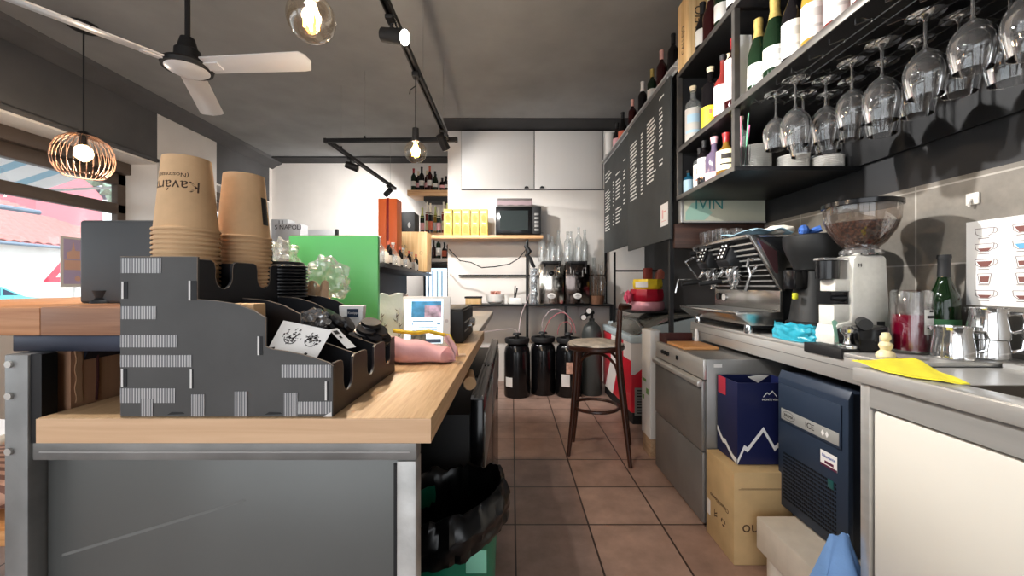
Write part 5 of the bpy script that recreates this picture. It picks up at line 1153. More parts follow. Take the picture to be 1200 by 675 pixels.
for nm, m_, pts, lab in (('hose', HW, [(.055, 4.28, .68), (.0, 4.3, .72), (-.25, 4.35, .69), (-.42, 4.4, .66)], 'pale hose from the first keg towards the bar counter'),
                    ('hose', HW, [(.075, 4.28, .68), (.10, 4.4, .85), (.16, 4.46, 1.0), (.20, 4.49, 1.1)], 'pale hose rising from the first keg to the rack post'),
                    ('hose', HW, [(.345, 4.38, .68), (.34, 4.38, .80), (.45, 4.36, .93), (.6, 4.34, .88), (.66, 4.32, .72)], 'white hose arching between middle and last keg'),
                    ('hose', HR, [(.36, 4.36, .68), (.42, 4.34, .82), (.55, 4.30, .90), (.66, 4.28, .80), (.69, 4.27, .68)], 'pink hose arching between middle and last keg'),
                    ('hose', HR, [(.50, 4.32, .66), (.52, 4.30, .76), (.60, 4.28, .80), (.65, 4.28, .74), (.64, 4.29, .68)], 'lower pink hose looping over the last keg')):
    g = G(); P_ = [Vector(p) for p in pts]; sm = []
    for i in range(len(P_) - 1):
        p0, p1, p2, p3 = P_[max(i - 1, 0)], P_[i], P_[i + 1], P_[min(i + 2, len(P_) - 1)]
        for k in range(8):
            t_ = k / 8; sm.append(.5 * ((2 * p1) + (p2 - p0) * t_ + (2 * p0 - 5 * p1 + 4 * p2 - p3) * t_ ** 2 + (3 * p1 - p0 - 3 * p2 + p3) * t_ ** 3))
    sm.append(P_[-1]); g.tube(sm, .0042, 6).out(nm, m_, None, lab, 'hose', 'beverage hoses')
gc = thing('gas_cylinder', 'dark grey gas cylinder with black valve behind the bar chair', 'gas cylinder', (.88, 4.34, 0))
CYG = mat('cylinder_grey', rgb(62, 65, 64), .45, .2)
G().lathe([(0, 0), (.105, 0), (.11, .02), (.11, .66), (.09, .74), (.045, .79), (.03, .80), (.03, .83), (0, .83)], (.88, 4.34, 0), 32).out('cylinder_body', CYG, gc)
G().cyl((.88, 4.34, .83), (.88, 4.34, .89), .018, seg=12).cyl((.80, 4.31, .87), (.90, 4.35, .90), .022, seg=12).out('valve', BLACKM, gc)
G().cyl((.77, 4.26, .85), (.77, 4.235, .85), .035, seg=20).cyl((.83, 4.27, .92), (.83, 4.245, .92), .035, seg=20).tube([(.77, 4.27, .85), (.83, 4.29, .875)], .012, 8).tube([(.83, 4.28, .92), (.845, 4.32, .885)], .012, 8).out('gauge', BLACKM, gc)
G().cyl((.77, 4.2345, .85), (.77, 4.2335, .85), .028, seg=20).cyl((.83, 4.2445, .92), (.83, 4.2435, .92), .028, seg=20).out('gauge_dial', PAPER, gc)

# ================================================================== FAR LEFT OF THE BACK WALL
BW2 = 'bottles on the corner shelf'
cs = thing('corner_shelf', 'short thick wooden corner shelf holding red wine bottles', 'shelf', (-1.13, 5.4, 2.38))
z0 = Z(229, 5.3)
G().prism([(X(477, 5.3), 5.30), (X(524, 5.3), 5.30), (-.805, 5.36), (-.805, 5.62), (X(480, 5.3), 5.62)], 'z', z0, z0 + .075, .004).out('board', WOODL, cs)
G().box(-1.2, -.81, 5.35, 5.62, z0 - .06, z0 - .0005).out('bracket', BLACKM, cs)
for k, (x, y, h, gm, cap) in enumerate(((-1.34, 5.36, .30, GREENG, REDF), (-1.29, 5.42, .28, BLACKGL, CORKM), (-1.23, 5.36, .32, BLACKGL, BLACKM), (-1.17, 5.42, .29, REDGL, CORKM), (-1.12, 5.36, .33, REDGL, ORL), (-1.06, 5.42, .28, BLACKGL, BLACKM), (-1.04, 5.35, .22, GREENG, BLACKM), (-.95, 5.36, .17, BLACKGL, BLACKM), (-.90, 5.38, .20, BLACKGL, BLACKM))):
    bottle('wine_bottle', 'wine', x, y, z0 + .0755, h, .036, gm, PINKL if k % 2 else WLAB, (cap, .8), 'dark wine bottle on the wooden corner shelf, %s from its free end' % ORD[k], BW2, (.2, .42), seg=12)
cs2 = thing('corner_shelf', 'lower corner shelf with pale capped bottles behind the yellow cartons', 'shelf', (-1.1, 5.4, 1.85))
z1_ = Z(277, 5.3)
G().box(-1.26, -.805, 5.30, 5.62, z1_, z1_ + .05, .004).out('board', WOODL, cs2)
cc = [mat('white_cap', rgb(236, 228, 210), .5), mat('lime_cap', rgb(190, 196, 120), .5)]
for k in range(8):
    bottle('wine_bottle', 'wine', -1.22 + .056 * k, 5.35 + .06 * (k % 2), z1_ + .0505, .34 + .03 * ((k * 3) % 4), .030, (GREENG, ROSEGL, BLACKGL, GOLDGL)[k % 4], (PINKL, CREAM, ORL, PAPER)[k % 4], (cc[k % 3 == 0], .62), 'bottle with pale capsule on the lower corner shelf, %s from its free end' % ORD[k], 'pale capped bottles', (.1, .4), seg=12)
tb_ = thing('low_bottle_stand', 'white stand with dark bottles above the glass door fridge', 'stand', (-1.0, 5.4, 1.3))
G().box(-1.17, -.81, 5.15, 5.62, Z(307, 5.2), Z(303, 5.2), .003).out('board', WHITEP, tb_)
for k in range(5): bottle('spirit_bottle', ('spirit', 'flask')[k % 2], -1.12 + .07 * k, 5.24 + .05 * (k % 2), Z(303, 5.2) + .0005, .22 + .03 * (k % 3), .032, (BLACKGL, REDGL, GREENG)[k % 3], (ORL, None, PAPER)[k % 3], (BLACKM, .9), 'small dark bottle above the glass door fridge, %s from the near end' % ORD[k], 'bottles above the fridge', (.15, .5), seg=12)
ff = thing('glass_door_fridge', 'black framed glass door fridge glowing pale blue inside', 'fridge', (-1.0, 5.4, 0))
fx0, fx1, fz1 = -1.17, -.82, Z(309, 5.2)
G().box(fx0, fx1, 5.22, 5.62, 0, fz1, .004).out('cabinet', BLACKM, ff)
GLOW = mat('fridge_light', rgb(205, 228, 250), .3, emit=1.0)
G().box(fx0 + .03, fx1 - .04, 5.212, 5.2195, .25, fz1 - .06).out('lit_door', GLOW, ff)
G().box(fx0, fx0 + .03, 5.20, 5.2195, .2, fz1 - .01).box(fx1 - .04, fx1, 5.20, 5.2195, .2, fz1 - .01).box(fx0 + .031, fx1 - .041, 5.20, 5.2195, fz1 - .06, fz1 - .01).box(fx0 + .031, fx1 - .041, 5.20, 5.2195, .2, .25).out('door_frame', BLACK, ff)
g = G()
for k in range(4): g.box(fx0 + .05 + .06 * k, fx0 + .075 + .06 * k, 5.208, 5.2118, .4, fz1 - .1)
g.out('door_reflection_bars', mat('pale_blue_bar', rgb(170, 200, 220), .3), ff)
# long dark shelf over the customers' side
ds = thing('long_dark_shelf', 'long black shelf holding bottles and gift boxes beyond the bar', 'shelf', (-.9, 3.7, 1.31))
SZ = 1.34
def sp(t, o=0): return (-.79 - .22 * t + o, 2.45 + 2.5 * t)
a_, b_, c_, d__ = sp(0), sp(1), sp(1, -.62), sp(0, -.40)
G().prism([a_, b_, c_, d__], 'z', SZ - .03, SZ, .003).out('board', BLACK, ds)
G().prism([(a_[0] - .30, 2.5), (b_[0] - .30, 4.9), (b_[0] - .31, 4.9), (a_[0] - .31, 2.5)], 'z', 0, SZ - .0305).out('back_panel', mat('dark_grey_panel', rgb(78, 76, 76), .7, 0, .1, 3), ds)
ob = thing('orange_gift_box', 'tall orange bottle gift box with dark red spine', 'gift box', (-1.1, 3.6, SZ))
ORG = mat('orange_card', rgb(222, 104, 50), .5); DRED = mat('dark_red_card', rgb(130, 16, 22), .5)
x0 = X(444, 3.6); zt2 = Z(233, 3.6)
for q in (0, .097): G().box(x0 + q, x0 + q + .073, 3.58, 3.74, SZ + .0003, zt2, .002).out('box_half', ORG, ob)
G().box(x0 + .0735, x0 + .0965, 3.584, 3.738, SZ + .0003, zt2 + .006, .001).out('spine', DRED, ob)
G().box(x0 - .001, x0 + .171, 3.5765, 3.5795, SZ + .0003, SZ + .14).out('lower_label', mat('slate_label', rgb(74, 84, 92), .5), ob)
bb = thing('black_gift_box', 'black gift box with faint drop emblem behind the pale wooden box', 'box', (-1.2, 4.6, SZ))
x0 = X(465, 4.6); G().box(x0, x0 + .215, 4.58, 4.80, SZ + .0003, Z(249, 4.6), .003).out('box_body', BLACKM, bb)
G().ball((x0 + .15, 4.5795, Z(264, 4.6)), .025, (.7, .05, 1.3), 2).out('drop_emblem', STEELD, bb)
wb_ = thing('pale_wooden_box', 'pale wooden wine box with dark stamp dots on the black shelf', 'box', (-1.05, 4.2, SZ))
x0 = X(463, 4.2); x1_ = X(501, 4.2); zb = SZ + .0003
G().box(x0, x1_, 4.17, 4.40, zb, Z(272, 4.2), .002).out('box_body', CRATEW, wb_)
rnd = random.Random(5); g = G()
for k in range(40): q = rnd.uniform(.06, .13); w_ = rnd.uniform(.04, .26); g.strokes([(q, q + .006, w_ * 1.1, w_ * 1.1 + .006)], (x0, 4.1698, zb), (1, 0, 0), (0, 0, 1), .0004)
for k in range(12):
    a = k * PI / 6; g.strokes([(.285 + .016 * math.cos(a) - .002, .285 + .016 * math.cos(a) + .002, .2 + .016 * math.sin(a) - .002, .2 + .016 * math.sin(a) + .002)], (x0, 4.1698, zb), (1, 0, 0), (0, 0, 1), .0004)
g.out('stamp', INK, wb_)
for k in range(12):
    t_ = .02 + .60 * k / 11; x, y = sp(t_, -.05)
    kind = k % 3
    lab = ('small clear decanter with round stopper', 'squat white jar', 'slim dark bottle with rust cap')[kind] + ' on the long black shelf, %s from the green board' % ORD[k]
    if kind == 0: bottle('decanter', 'flask', x, y, SZ + .0003, .17, .034, CB, None, (WHITEC, .93), lab, 'small items on the long black shelf', seg=14)
    elif kind == 1:
        t = thing('white_jar', lab, 'jar', (x, y, SZ + .0003), 'small items on the long black shelf'); G().lathe([(0, 0), (.03, 0), (.034, .02), (.03, .07), (.018, .085), (0, .085)], (x, y, SZ + .0003), 16).out('jar_body', WHITEC, t); G().lathe([(0, .0855), (.02, .0855), (.016, .1), (0, .1)], (x, y, SZ + .0003), 14).out('lid', mat('peach_lid', rgb(220, 170, 140), .5), t)
    else: bottle('spirit_bottle', 'wine', x, y, SZ + .0003, .17, .024, BLACKGL, PAPER, (ORL, .85), lab, 'small items on the long black shelf', (.1, .4), seg=14)
# grey boxes beyond the bar and a flat frame
for (a, b, zt, D_, txt, lab) in ((318, 337, 257, 5.6, 'U', 'grey carton marked U at the far left wall corner'), (323, 352, 262, 5.3, 'S NAPOLI', 'grey carton with dark capital lettering before the far white wall')):
    t = thing('grey_carton', lab, 'carton', (X((a + b) / 2, D_), D_, 1.0))
    GRYC = mat('grey_card', rgb(176, 176, 178), .7)
    x0, x1_ = X(a, D_), X(b, D_)
    G().box(x0, x1_, D_, D_ + .2, 1.55, Z(zt, D_), .003).out('carton_body', GRYC, t)
    G().text(txt, .085 if len(txt) > 2 else .1, ((x0 + x1_) / 2 + .02 * (len(txt) < 3), D_ - .0004, Z(zt + 4.5, D_)), (1, 0, 0), (0, 0, 1)).out('lettering', INK, t)
ctr = G().box(X(296, 5.3), X(398, 5.3), 5.15, 6.1, 0, 1.5495, .01).out('tall_cupboard', mat('grey_cupboard', rgb(150, 150, 150), .6), None, 'pale grey cupboard under the grey cartons by the far wall', 'cupboard')
fl = thing('framed_picture', 'grey framed panel leaning on the far white wall', 'picture', (X(372, 5.6), 5.6, 1.55))
G().box(X(352.5, 5.5), X(393, 5.5), 5.5, 5.52, 1.55, Z(269, 5.5), .004).out('panel', mat('grey_card', None) if False else _M['grey_card'], fl)
G().box(X(393.2, 5.5), X(396, 5.5), 5.495, 5.53, 1.55, Z(268.5, 5.5), .002).out('edge', BLACKM, fl)
# ================================================================== BAR COUNTER
CT = 1.034
bc = thing('bar_counter', 'bar counter with oak top in a welded steel frame', 'counter', (-.35, 1.0, 0))
CX0, CX1, CYF = -.593, -.101, .49
G().box(CX0, CX1, CYF + .0012, 1.42, 1.002, CT, .0012).out('wood_top', WOODC, bc)
G().box(CX0, CX1, CYF, CYF + .001, 1.003, CT - .001).out('front_edge_wood', WOODE, bc)
G().box(CX0, CX1 - .02, 1.421, 2.55, 1.004, CT - .002, .003).out('pale_steel_top', mat('pale_steel', rgb(206, 204, 200), .4, .5), bc)
RAW = mat('raw_steel', rgb(126, 125, 123), .45, .35, .3, 9, .06, 40); RAWB = mat('raw_steel_bright', rgb(182, 181, 178), .4, .45, .3, 14, .08, 50)
G().box(-.61, -.1215, .50, .525, .977, .999, .0015).out('top_rail', RAW, bc)
G().box(-.6, -.13, .4988, .4999, .9872, .9886).out('weld_seam', mat('seam_light', rgb(176, 174, 172), .5, .3), bc)
G().box(-.146, -.1215, .498, .526, 0, .9765, .0015).out('front_post', RAWB, bc)
G().box(-.642, -.612, .497, .53, 0, 1.112, .002).out('front_post', RAW, bc)
G().box(-.612, -.598, .5, .518, .9992, 1.112).out('post_flange', BLACK, bc)
for z in (.99, 1.06, 1.10): G().cyl((-.634, .4968, z), (-.634, .494, z), .0045, seg=10).out('weld_bolt', STEEL, bc)
PAN = mat('front_sheet_dark', rgb(96, 97, 95), .33, .3, .08, 3)
p_ = G().box(-.611, -.147, .517, .5235, .05, .972, .002).out('front_panel', PAN, bc)
G().poly([(.02, .843), (.26, .915), (.26, .9185), (.02, .847)], (-.611, .5168, 0), (1, 0, 0), (0, 0, 1), .0002).out('scratch', mat('scratch_grey', rgb(112, 113, 111), .5), p_)
G().box(-.155, -.1478, .515, .517, .05, .966).out('panel_gap', BLACKM, bc)
G().box(-.61, -.1215, .50, .525, 0, .04).out('foot_rail', RAW, bc)
G().box(-.33, -.322, .53, 2.55, .02, 1.0).out('inner_panel', BLACKM, bc)
# raised customer bar on the left
rb = thing('raised_bar', 'raised wooden bar shelf on a black steel beam at the customer side', 'bar', (-.75, .9, 1.1))
G().box(-1.05, -.615, .512, 1.30, 1.134, 1.171, .0015).out('bar_board', WOODB, rb)
G().box(-.6145, -.505, .512, 1.30, 1.134, 1.171, .0015).out('bar_board', wood_mat('bar_wood_dark', rgb(128, 86, 60), rgb(166, 118, 86), 'x', .9), rb)
G().box(-.66, -.51, .52, .545, 1.1122, 1.1338, .001).out('steel_beam', mat('navy_steel', rgb(40, 44, 58), .4, .5), rb)
G().prism([(-.60, 1.1338), (-.575, 1.1338), (-.60, 1.085)], 'y', .546, 1.28).out('steel_beam', _M['navy_steel'], rb)
sd = G().box(-.612, -.5945, .53, 1.29, 1.0, 1.1335).out('side_board', WOODBR, rb)
G().sheet(lambda u, v: (-.5938, .535 + .008 * u + .0012 * math.sin(17 * v), 1.04 + .07 * v), 4, 14, .0012).out('torn_edge', mat('torn_fibre', rgb(176, 140, 110), .9), sd)
G().tube([(-.5935, .562, 1.036), (-.5935, .564, 1.07), (-.5935, .5635, 1.115)], .0015, 5).out('split_line', mat('dark_red_gap', rgb(60, 20, 20), .8), sd)
# back of a customer display
cd = thing('customer_display', 'black square display seen from behind on a short foot', 'display', (-.60, .64, 1.1713))
G().box(X(92, .62), X(189, .62), .62, .632, Z(356, .62) , Z(257.5, .62), .0055, seg=3).out('back_shell', mat('soft_black', rgb(58, 60, 62), .5, 0, .06, 10), cd)
G().lathe([(0, 0), (.017, 0), (.016, .003), (.010, .008), (.014, .02), (0, .02)], (X(122, .628), .628, 1.1713), 20).out('foot', BLACKM, cd)
# ------------------------------------------------------------------ cup organiser
OD = .495
def op(px, py): return (X(px, OD), Z(py, OD))
og = thing('cup_organizer', 'black cardboard stepped organizer for cups and lids on the oak counter', 'organizer', (-.36, .63, CT))
OB = mat('organizer_card', rgb(74, 73, 72), .55, 0, .12, 14); OBI = mat('organizer_card_inner', rgb(24, 24, 30), .5); OED = mat('card_cut_edge', rgb(128, 114, 102), .9); OBF = mat('organizer_front_card', rgb(34, 24, 26), .45, 0, .1, 12)
prof = [(141, 491.5), (141, 301), (231, 301), (231, 351), (252, 352.5), (275, 356), (295, 363), (311, 372.5), (311, 406), (318, 409), (335, 411.5), (352, 415), (372, 420.5), (386, 425.5), (390, 429), (390, 491.5)]
P2 = [op(a, min(b, 488.2)) for a, b in prof]
sp_ = G().prism(P2, 'y', OD, OD + .0035).out('side_panel', OB, og)
OY1 = .757
# cut edge strip along the top of the side panel
g = G()
for (a, b) in zip(P2[1:-2], P2[2:-1]):
    d = Vector((b[0] - a[0], 0, b[1] - a[1])); n_ = Vector((-d.z, 0, d.x)).normalized() * .0006
    g.tube([(a[0], OD + .0004, a[1]), (b[0], OD + .0004, b[1])], .0006, 4)
g.out('cut_edge', OED, sp_)
ox = [X(141, OD), X(231, OD), X(311, OD), X(390, OD)]
zt_ = Z(301, OD)
def front_wall(x, ztop, zl, depth, nm, m, nn=3, w=.032):
    "wall across the box with U shaped finger notches"
    yy0, yy1 = OD + .0036, OY1; n = nn; pitch = (yy1 - yy0) / n; pts = [(yy0, zl), (yy0, ztop)]
    for k in range(n):
        c = yy0 + pitch * (k + .5); r = w / 2; bz = ztop - depth
        pts += [(c - r - .008, ztop), (c - r - .002, ztop - .003), (c - r, ztop - .011)]
        pts += [(c - r * math.cos(a), bz + r - r * math.sin(a)) for a in [PI * q / 8 for q in range(9)]]
        pts += [(c + r, ztop - .011), (c + r + .002, ztop - .003), (c + r + .008, ztop)]
    pts += [(yy1, ztop), (yy1, zl)]
    clean = [pts[0]]
    for p in pts[1:]:
        if (Vector(p) - Vector(clean[-1])).length > 1e-5: clean.append(p)
    g = G().prism(clean, 'x', x - .0035, x); o = g.out(nm, m, og)
    e = G(); 
    for a, b in zip(clean[1:-2], clean[2:-1]): e.tube([(x, a[0], a[1]), (x, b[0], b[1])], .0005, 4)
    e.out('cut_edge', OED, o)
front_wall(ox[1] + .0, zt_ - .003, CT + .07, .038, 'cup_notch_wall', OBI)
front_wall(ox[3], Z(426, OD), CT + .0005, .045, 'front_notch_wall', OBF)
for x in (ox[0],): G().box(x, x + .0035, OD + .0036, OY1, CT + .0005, zt_).out('back_wall', OBI, og)
G().box(ox[2] - .003, ox[2], OD + .0036, OY1, CT + .0005, CT + .085).out('step_wall', OBI, og)
G().box(ox[0] + .0036, ox[3] - .0036, OD + .0036, OY1, CT + .0005, CT + .003).out('bottom', OBI, og)
CUPF = 1.178
G().box(ox[0] + .0036, ox[1] - .0036, OD + .0036, OY1 - .0036, CUPF - .0035, CUPF - .0005).out('cup_shelf', OBI, og)
G().box(ox[1] + .0002, ox[2] - .0032, OD + .0036, OY1 - .0036, 1.105, 1.108).out('mid_shelf', OBI, og)
for k in range(1, 4):
    y = OD + (OY1 - OD) * k / 3
    if k == 3: y = OY1
    q = [(ox[1] + .0003, CT + .0035), (ox[1] + .0003, Z(352, OD)), (ox[1] + .035, Z(355, OD)), (ox[1] + .06, Z(362, OD)), (ox[2] - .001, Z(374, OD)), (ox[2] - .001, Z(408, OD)), (ox[2] + .03, Z(411, OD)), (ox[3] - .02, Z(423, OD)), (ox[3] - .0037, Z(428, OD)), (ox[3] - .0037, CT + .0035)]
    o_ = G().prism(q, 'y', y - .0035, y).out('divider', OBI, og)
    e = G()
    for a, b in zip(q[1:-2], q[2:-1]): e.tube([(a[0], y - .0036, a[1]), (b[0], y - .0036, b[1])], .0006, 4)
    e.out('cut_edge', OED, o_)
    G().box(ox[0] + .0036, ox[1] - .0036, y - .0035, y, CUPF, zt_ - .004).out('divider', OBI, og)
# slots and tape
g_s = [(143, 150, 330, 350), (221.5, 231, 329, 352), (302, 308, 394, 416), (142.5, 149, 432, 453), (223, 226.5, 433, 455), (381, 385, 447, 469)]
for a, b, c, d in g_s:
    s_ = G().box(X(a, OD), X(b, OD), OD - .0005, OD, Z(d, OD), Z(c, OD), 0).out('slot', BLACKM, og)
    G().box(X(a, OD), X(a + 2.2, OD), OD - .0008, OD - .0005, Z(d, OD), Z(c, OD)).out('cut_edge', PAPER, s_)
TP = stripe_mat('fibre_tape_upright', rgb(120, 120, 122), rgb(196, 196, 196), 0, .0034, .25, .35)
TPV = stripe_mat('fibre_tape_long', rgb(116, 116, 118), rgb(186, 186, 186), 0, .0031, .25, .35)
for a, b, c, d in ((142, 189, 302.5, 320), (142, 183, 359, 374), (141.5, 208, 392.5, 407), (141.5, 225, 416, 430), (141.5, 205.5, 455, 472), (166, 180, 467, 488.5), (225, 240, 462, 489), (275, 290, 458.5, 489.5), (330, 388, 427.5, 442.5), (333, 349, 460, 489.5), (349.2, 389, 470.5, 485)):
    G().box(X(a, OD), X(b, OD), OD - (.0007 if b - a > 20 else .0011), OD - .0001, Z(min(d, 487.8), OD), Z(c, OD)).out('tape_strip', TP if b - a > c - d and (b - a) > 20 else TPV, og)
G().poly([(0, 0), (.011, .006), (.011, 0)], (X(379, OD), OD - .0012, Z(487.8, OD)), (1, 0, 0), (0, 0, 1), .0004).out('tape_strip', PAPER, og)
for x_ in (196, 310): G().poly([(0, 0), (.022, .001), (.02, .003), (.006, .0035)], (X(x_, OD), OD - .0002, Z(486, OD)), (1, 0, 0), (0, 0, 1), .0004).out('scuff', BLACKM, og)
# ------------------------------------------------------------------ paper cups
CH = .103
def cup(rim, top):
    t = thing('paper_cup', 'x', 'paper cup', (0, 0, 0))
    o = [(rim + .0022, .0), (rim + .003, .0018), (rim + .0022, .0038), (rim + .0002, .0042)]
    o += [(top, CH), (top - .0008, CH), (top - .001, CH - .004), (0, CH - .004)]
    i = [(0, CH - .0044), (top + .0000, CH - .0044), (rim - .0002, .0040), (rim - .0001, .0)]
    G().lathe(o + i, (0, 0, 0), 40, closed=False).out('cup_body', KRAFT, t, ang=50); return t
KINK = mat('cup_print', rgb(70, 48, 34), .8)
def stack(x, y, n, rim, top, nm, grp):
    p = cup(rim, top); st_ = .0064; z = CUPF
    for k in range(n):
        lab = 'brown paper cup, %s from the top of the %s' % (ORD[n - 1 - k], nm)
        if k == 0: p.location = (x, y, z); p['label'] = lab; p['group'] = grp
        else: q = dup(p, (x, y, z + k * st_), 0, lab, grp)
    return q, z + (n - 1) * st_
q1, z1c = stack(-.459, .556, 16, .0362, .0277, 'taller looking cup stack with dark lettering', 'paper cups with dark lettering')
q2, z2c = stack(-.436, .6405, 16, .0365, .0285, 'cup stack with the small black label', 'paper cups in the second stack')
def on_cup(x, y, z, rim, top, a0, zc):
    def f(u, v, w):
        zz = zc + v; r = rim + (top - rim) * (zz - z) / CH + .0002 + w
        a = a0 + u / max(r, .02)
        return Vector((x + r * math.cos(a), y + r * math.sin(a), zz))
    return f
af = math.atan2(-.556, .459) - .62
fb = on_cup(-.459, .556, z1c, .0362, .0277, af, z1c + .060)
flip = lambda F_: (lambda u, v, w: F_(-u, -v, w))
g = G().text('Kavárna', .021, (0, 0, 0), (1, 0, 0), (0, 0, 1), .0002, 'CENTER', flip(fb)).text('(Nostresso)', .0085, (0, 0, 0), (1, 0, 0), (0, 0, 1), .0002, 'CENTER', (lambda u, v, w: fb(-u, -v + .0145, w)))
q1['label'] = 'topmost brown paper cup with upside down dark lettering'
g.out('lettering', KINK, q1)
a2 = math.atan2(-.6405, .436) + 1.0
g = G(); f2 = on_cup(-.436, .6405, z2c, .0365, .0285, a2, z2c + .045)
g.sheet(lambda u, v: f2(-.007 + .014 * u, -.022 + .044 * v, .0002), 4, 4, .0004); q2['label'] = 'topmost brown paper cup with a small black label'
g.out('black_label', BLACKM, q2)
# lids in the third column
LIDM = mat('lid_black', rgb(22, 22, 26), .35)
ld = thing('cup_cover', 'x', 'cup lid', (0, 0, 0), 'stacked black cup lids')
G().lathe([(.0400, 0), (.0425, .0008), (.0425, .003), (.0405, .0042), (.0385, .0045), (.036, .010), (.034, .010), (.033, .0055), (0, .0055), (0, .0050), (.0335, .0048), (.0345, .0092), (.0358, .0092), (.0380, .0036), (.0395, .0)], (0, 0, 0), 36).out('lid', LIDM, ld)
for k in range(10):
    lab = 'black plastic cup lid, %s from the bottom of the lid stack' % ORD[k]; z = CUPF + .0004 + k * .0058
    if k == 0: ld.location = (-.405 - .008, .704, z); ld['label'] = lab
    else: dup(ld, (-.413, .704, z), 0, lab)
G().box(-.458, -.452, .70, .745, CUPF + .0, CUPF + .088, .002).out('black_card', BLACKM, None, 'black card tab standing behind the lid stack', 'card')
bx_ = G().box(X(273, .52), X(306, .52), .505, .53, 1.1082, Z(355.5, .52), .001).out('kraft_sachet_box', KRAFT, None, 'small kraft box peeking over the arched side of the organizer', 'box')
# cards, lids and tubes in the low compartments
cdz = thing('drawing_card', 'white card with black coffee cup drawings leaning in the organizer', 'card', (-.27, .52, 1.1))
o0 = Vector((X(316, .515), .512, Z(408, .515))); r_ = Vector((X(358, .525) - X(316, .515), .008, Z(417, .525) - Z(408, .515))); u_ = Vector((X(324, .54) - X(316, .515), .02, Z(378, .54) - Z(408, .515)))
r1 = r_.normalized() * .060; u1 = (u_ - r1.normalized() * u_.dot(r1.normalized())).normalized() * .044
M4 = [(0, 0), (1, 0), (1.06, 1.04), (.0, .98)]
G().poly(M4, o0, r1, u1, .0008).out('card_sheet', PAPER, cdz)
g = G(); rnd = random.Random(9); on = o0 + r1.cross(u1).normalized() * .0009
for (cx_, cy__, s_) in ((.32, .52, .24), (.74, .58, .20)):
    for k in range(70):
        a = rnd.uniform(0, 6.28); q = rnd.uniform(.2, 1) * s_; L = rnd.uniform(.02, .06)
        px_, py2 = cx_ + q * math.cos(a) * .8, cy__ + q * math.sin(a) * 1.2
        g.poly([(px_, py2), (px_ + L * .5, py2 + L), (px_ + L * .9, py2 + L * .7), (px_ + L * .4, py2 - .01)], on, r1, u1, .0002)
    for k in range(10):
        a, b = PI + k * PI / 10, PI + (k + 1) * PI / 10
        g.poly([(cx_ + .13 * math.cos(a), cy__ - .08 + .17 * math.sin(a)), (cx_ + .13 * math.cos(b), cy__ - .08 + .17 * math.sin(b)), (cx_ + .115 * math.cos(b), cy__ - .08 + .15 * math.sin(b)), (cx_ + .115 * math.cos(a), cy__ - .08 + .15 * math.sin(a))], on, r1, u1, .0002)
g.poly([(.72, .06), (.78, .05), (.79, .12), (.73, .13)], on, r1, u1, .0002)
g.out('ink_drawing', INK, cdz)
tg = thing('tag_card', 'narrow white tag with small black emblem in the middle compartment', 'card', (-.26, .62, 1.1))
o0 = Vector((X(386, .62), .618, Z(386, .62))); r1 = Vector((X(397, .62) - X(387, .62), .0, .0025)); u1 = Vector((X(409, .60) - X(387, .62), -.022, Z(409, .60) - Z(387, .62)))
G().poly([(0, 0), (1, 0), (1, 1), (0, 1)], o0, -r1 + r1 * 2, u1, .0008).out('tag_sheet', PAPER, tg)
nn = r1.cross(u1).normalized(); nn = nn if nn.y < 0 else -nn
G().poly([(.25, .12), (.75, .12), (.75, .28), (.25, .28)], o0 + nn * .0009, r1, u1, .0003).poly([(.35, .4), (.6, .4), (.6, .5), (.35, .5)], o0 + nn * .0009, r1, u1, .0003).out('emblem', INK, tg)
PLB = pane_mat('dark_plastic_wrap', (.35, .35, .36, 1), .25, .12, .25)
G().ball((X(368, .60), .60, Z(376, .60)), .018, (1.2, .8, 1.0), 3, amp=.5, freq=3, seed=8).out('wrapped_spoons', PLB, None, 'crinkled dark plastic wrapper between the card and the lids', 'wrapper')
for k, (px_, py2, D_) in enumerate(((384, 374, .655), (393, 380, .65), (403, 383, .66))):
    M = Matrix.Translation((X(px_, D_), D_, Z(py2, D_))) @ Matrix.Rotation(.6 + .2 * k, 4, 'Y')
    G().lathe([(0, -.016), (.0135, -.016), (.015, -.012), (.013, -.008), (.015, -.003), (.013, .002), (.015, .007), (.0135, .012), (0, .013)], (0, 0, 0), 24, M=M).out('small_black_lid', LIDM, None, ('upper', 'middle', 'front')[k] + ' of the loose ribbed black lids in the organizer', 'lid')
for k, (px_, py2, D_) in enumerate(((434, 382, .715), (428, 390, .70), (442, 390, .72), (435, 396, .70), (446, 397, .725))):
    M = Matrix.Translation((X(px_, D_), D_, Z(py2, D_))) @ Matrix.Rotation(.25 + .13 * k, 4, 'Y') @ Matrix.Rotation(.3, 4, 'X')
    G().lathe([(0, 0), (.019, 0), (.020, .003), (.017, .004), (.0165, .009), (0, .009)], (0, 0, 0), 24, M=M).out('flat_black_lid', LIDM, None, 'small flat black lid in the far compartment, %s from the white cream box' % ORD[k], 'lid', 'flat lids in the far compartment')
kn = thing('cream_tube_box', 'white cream pack with dark blue brand patch behind the lids', 'pack', (X(412, .74), .74, 1.08))
kz0, kz1 = Z(383, .74), Z(358, .74)
G().prism([(X(402, .74), kz0 - .04), (X(423, .74), kz0 - .04), (X(427, .74), kz1), (X(398, .74), kz1)], 'y', .735, .752, .002).out('pack_body', PAPER, kn)
G().box(X(407, .735), X(420, .735), .7342, .7349, Z(371.5, .735), Z(362, .735), 0).out('blue_patch', mat('brand_navy', rgb(20, 40, 66), .5), kn)
G().text('Kneipp', .0065, (X(413.5, .735), .7341, Z(366.8, .735)), (1, 0, 0), (0, 0, 1), .0002).out('lettering', PAPER, kn)
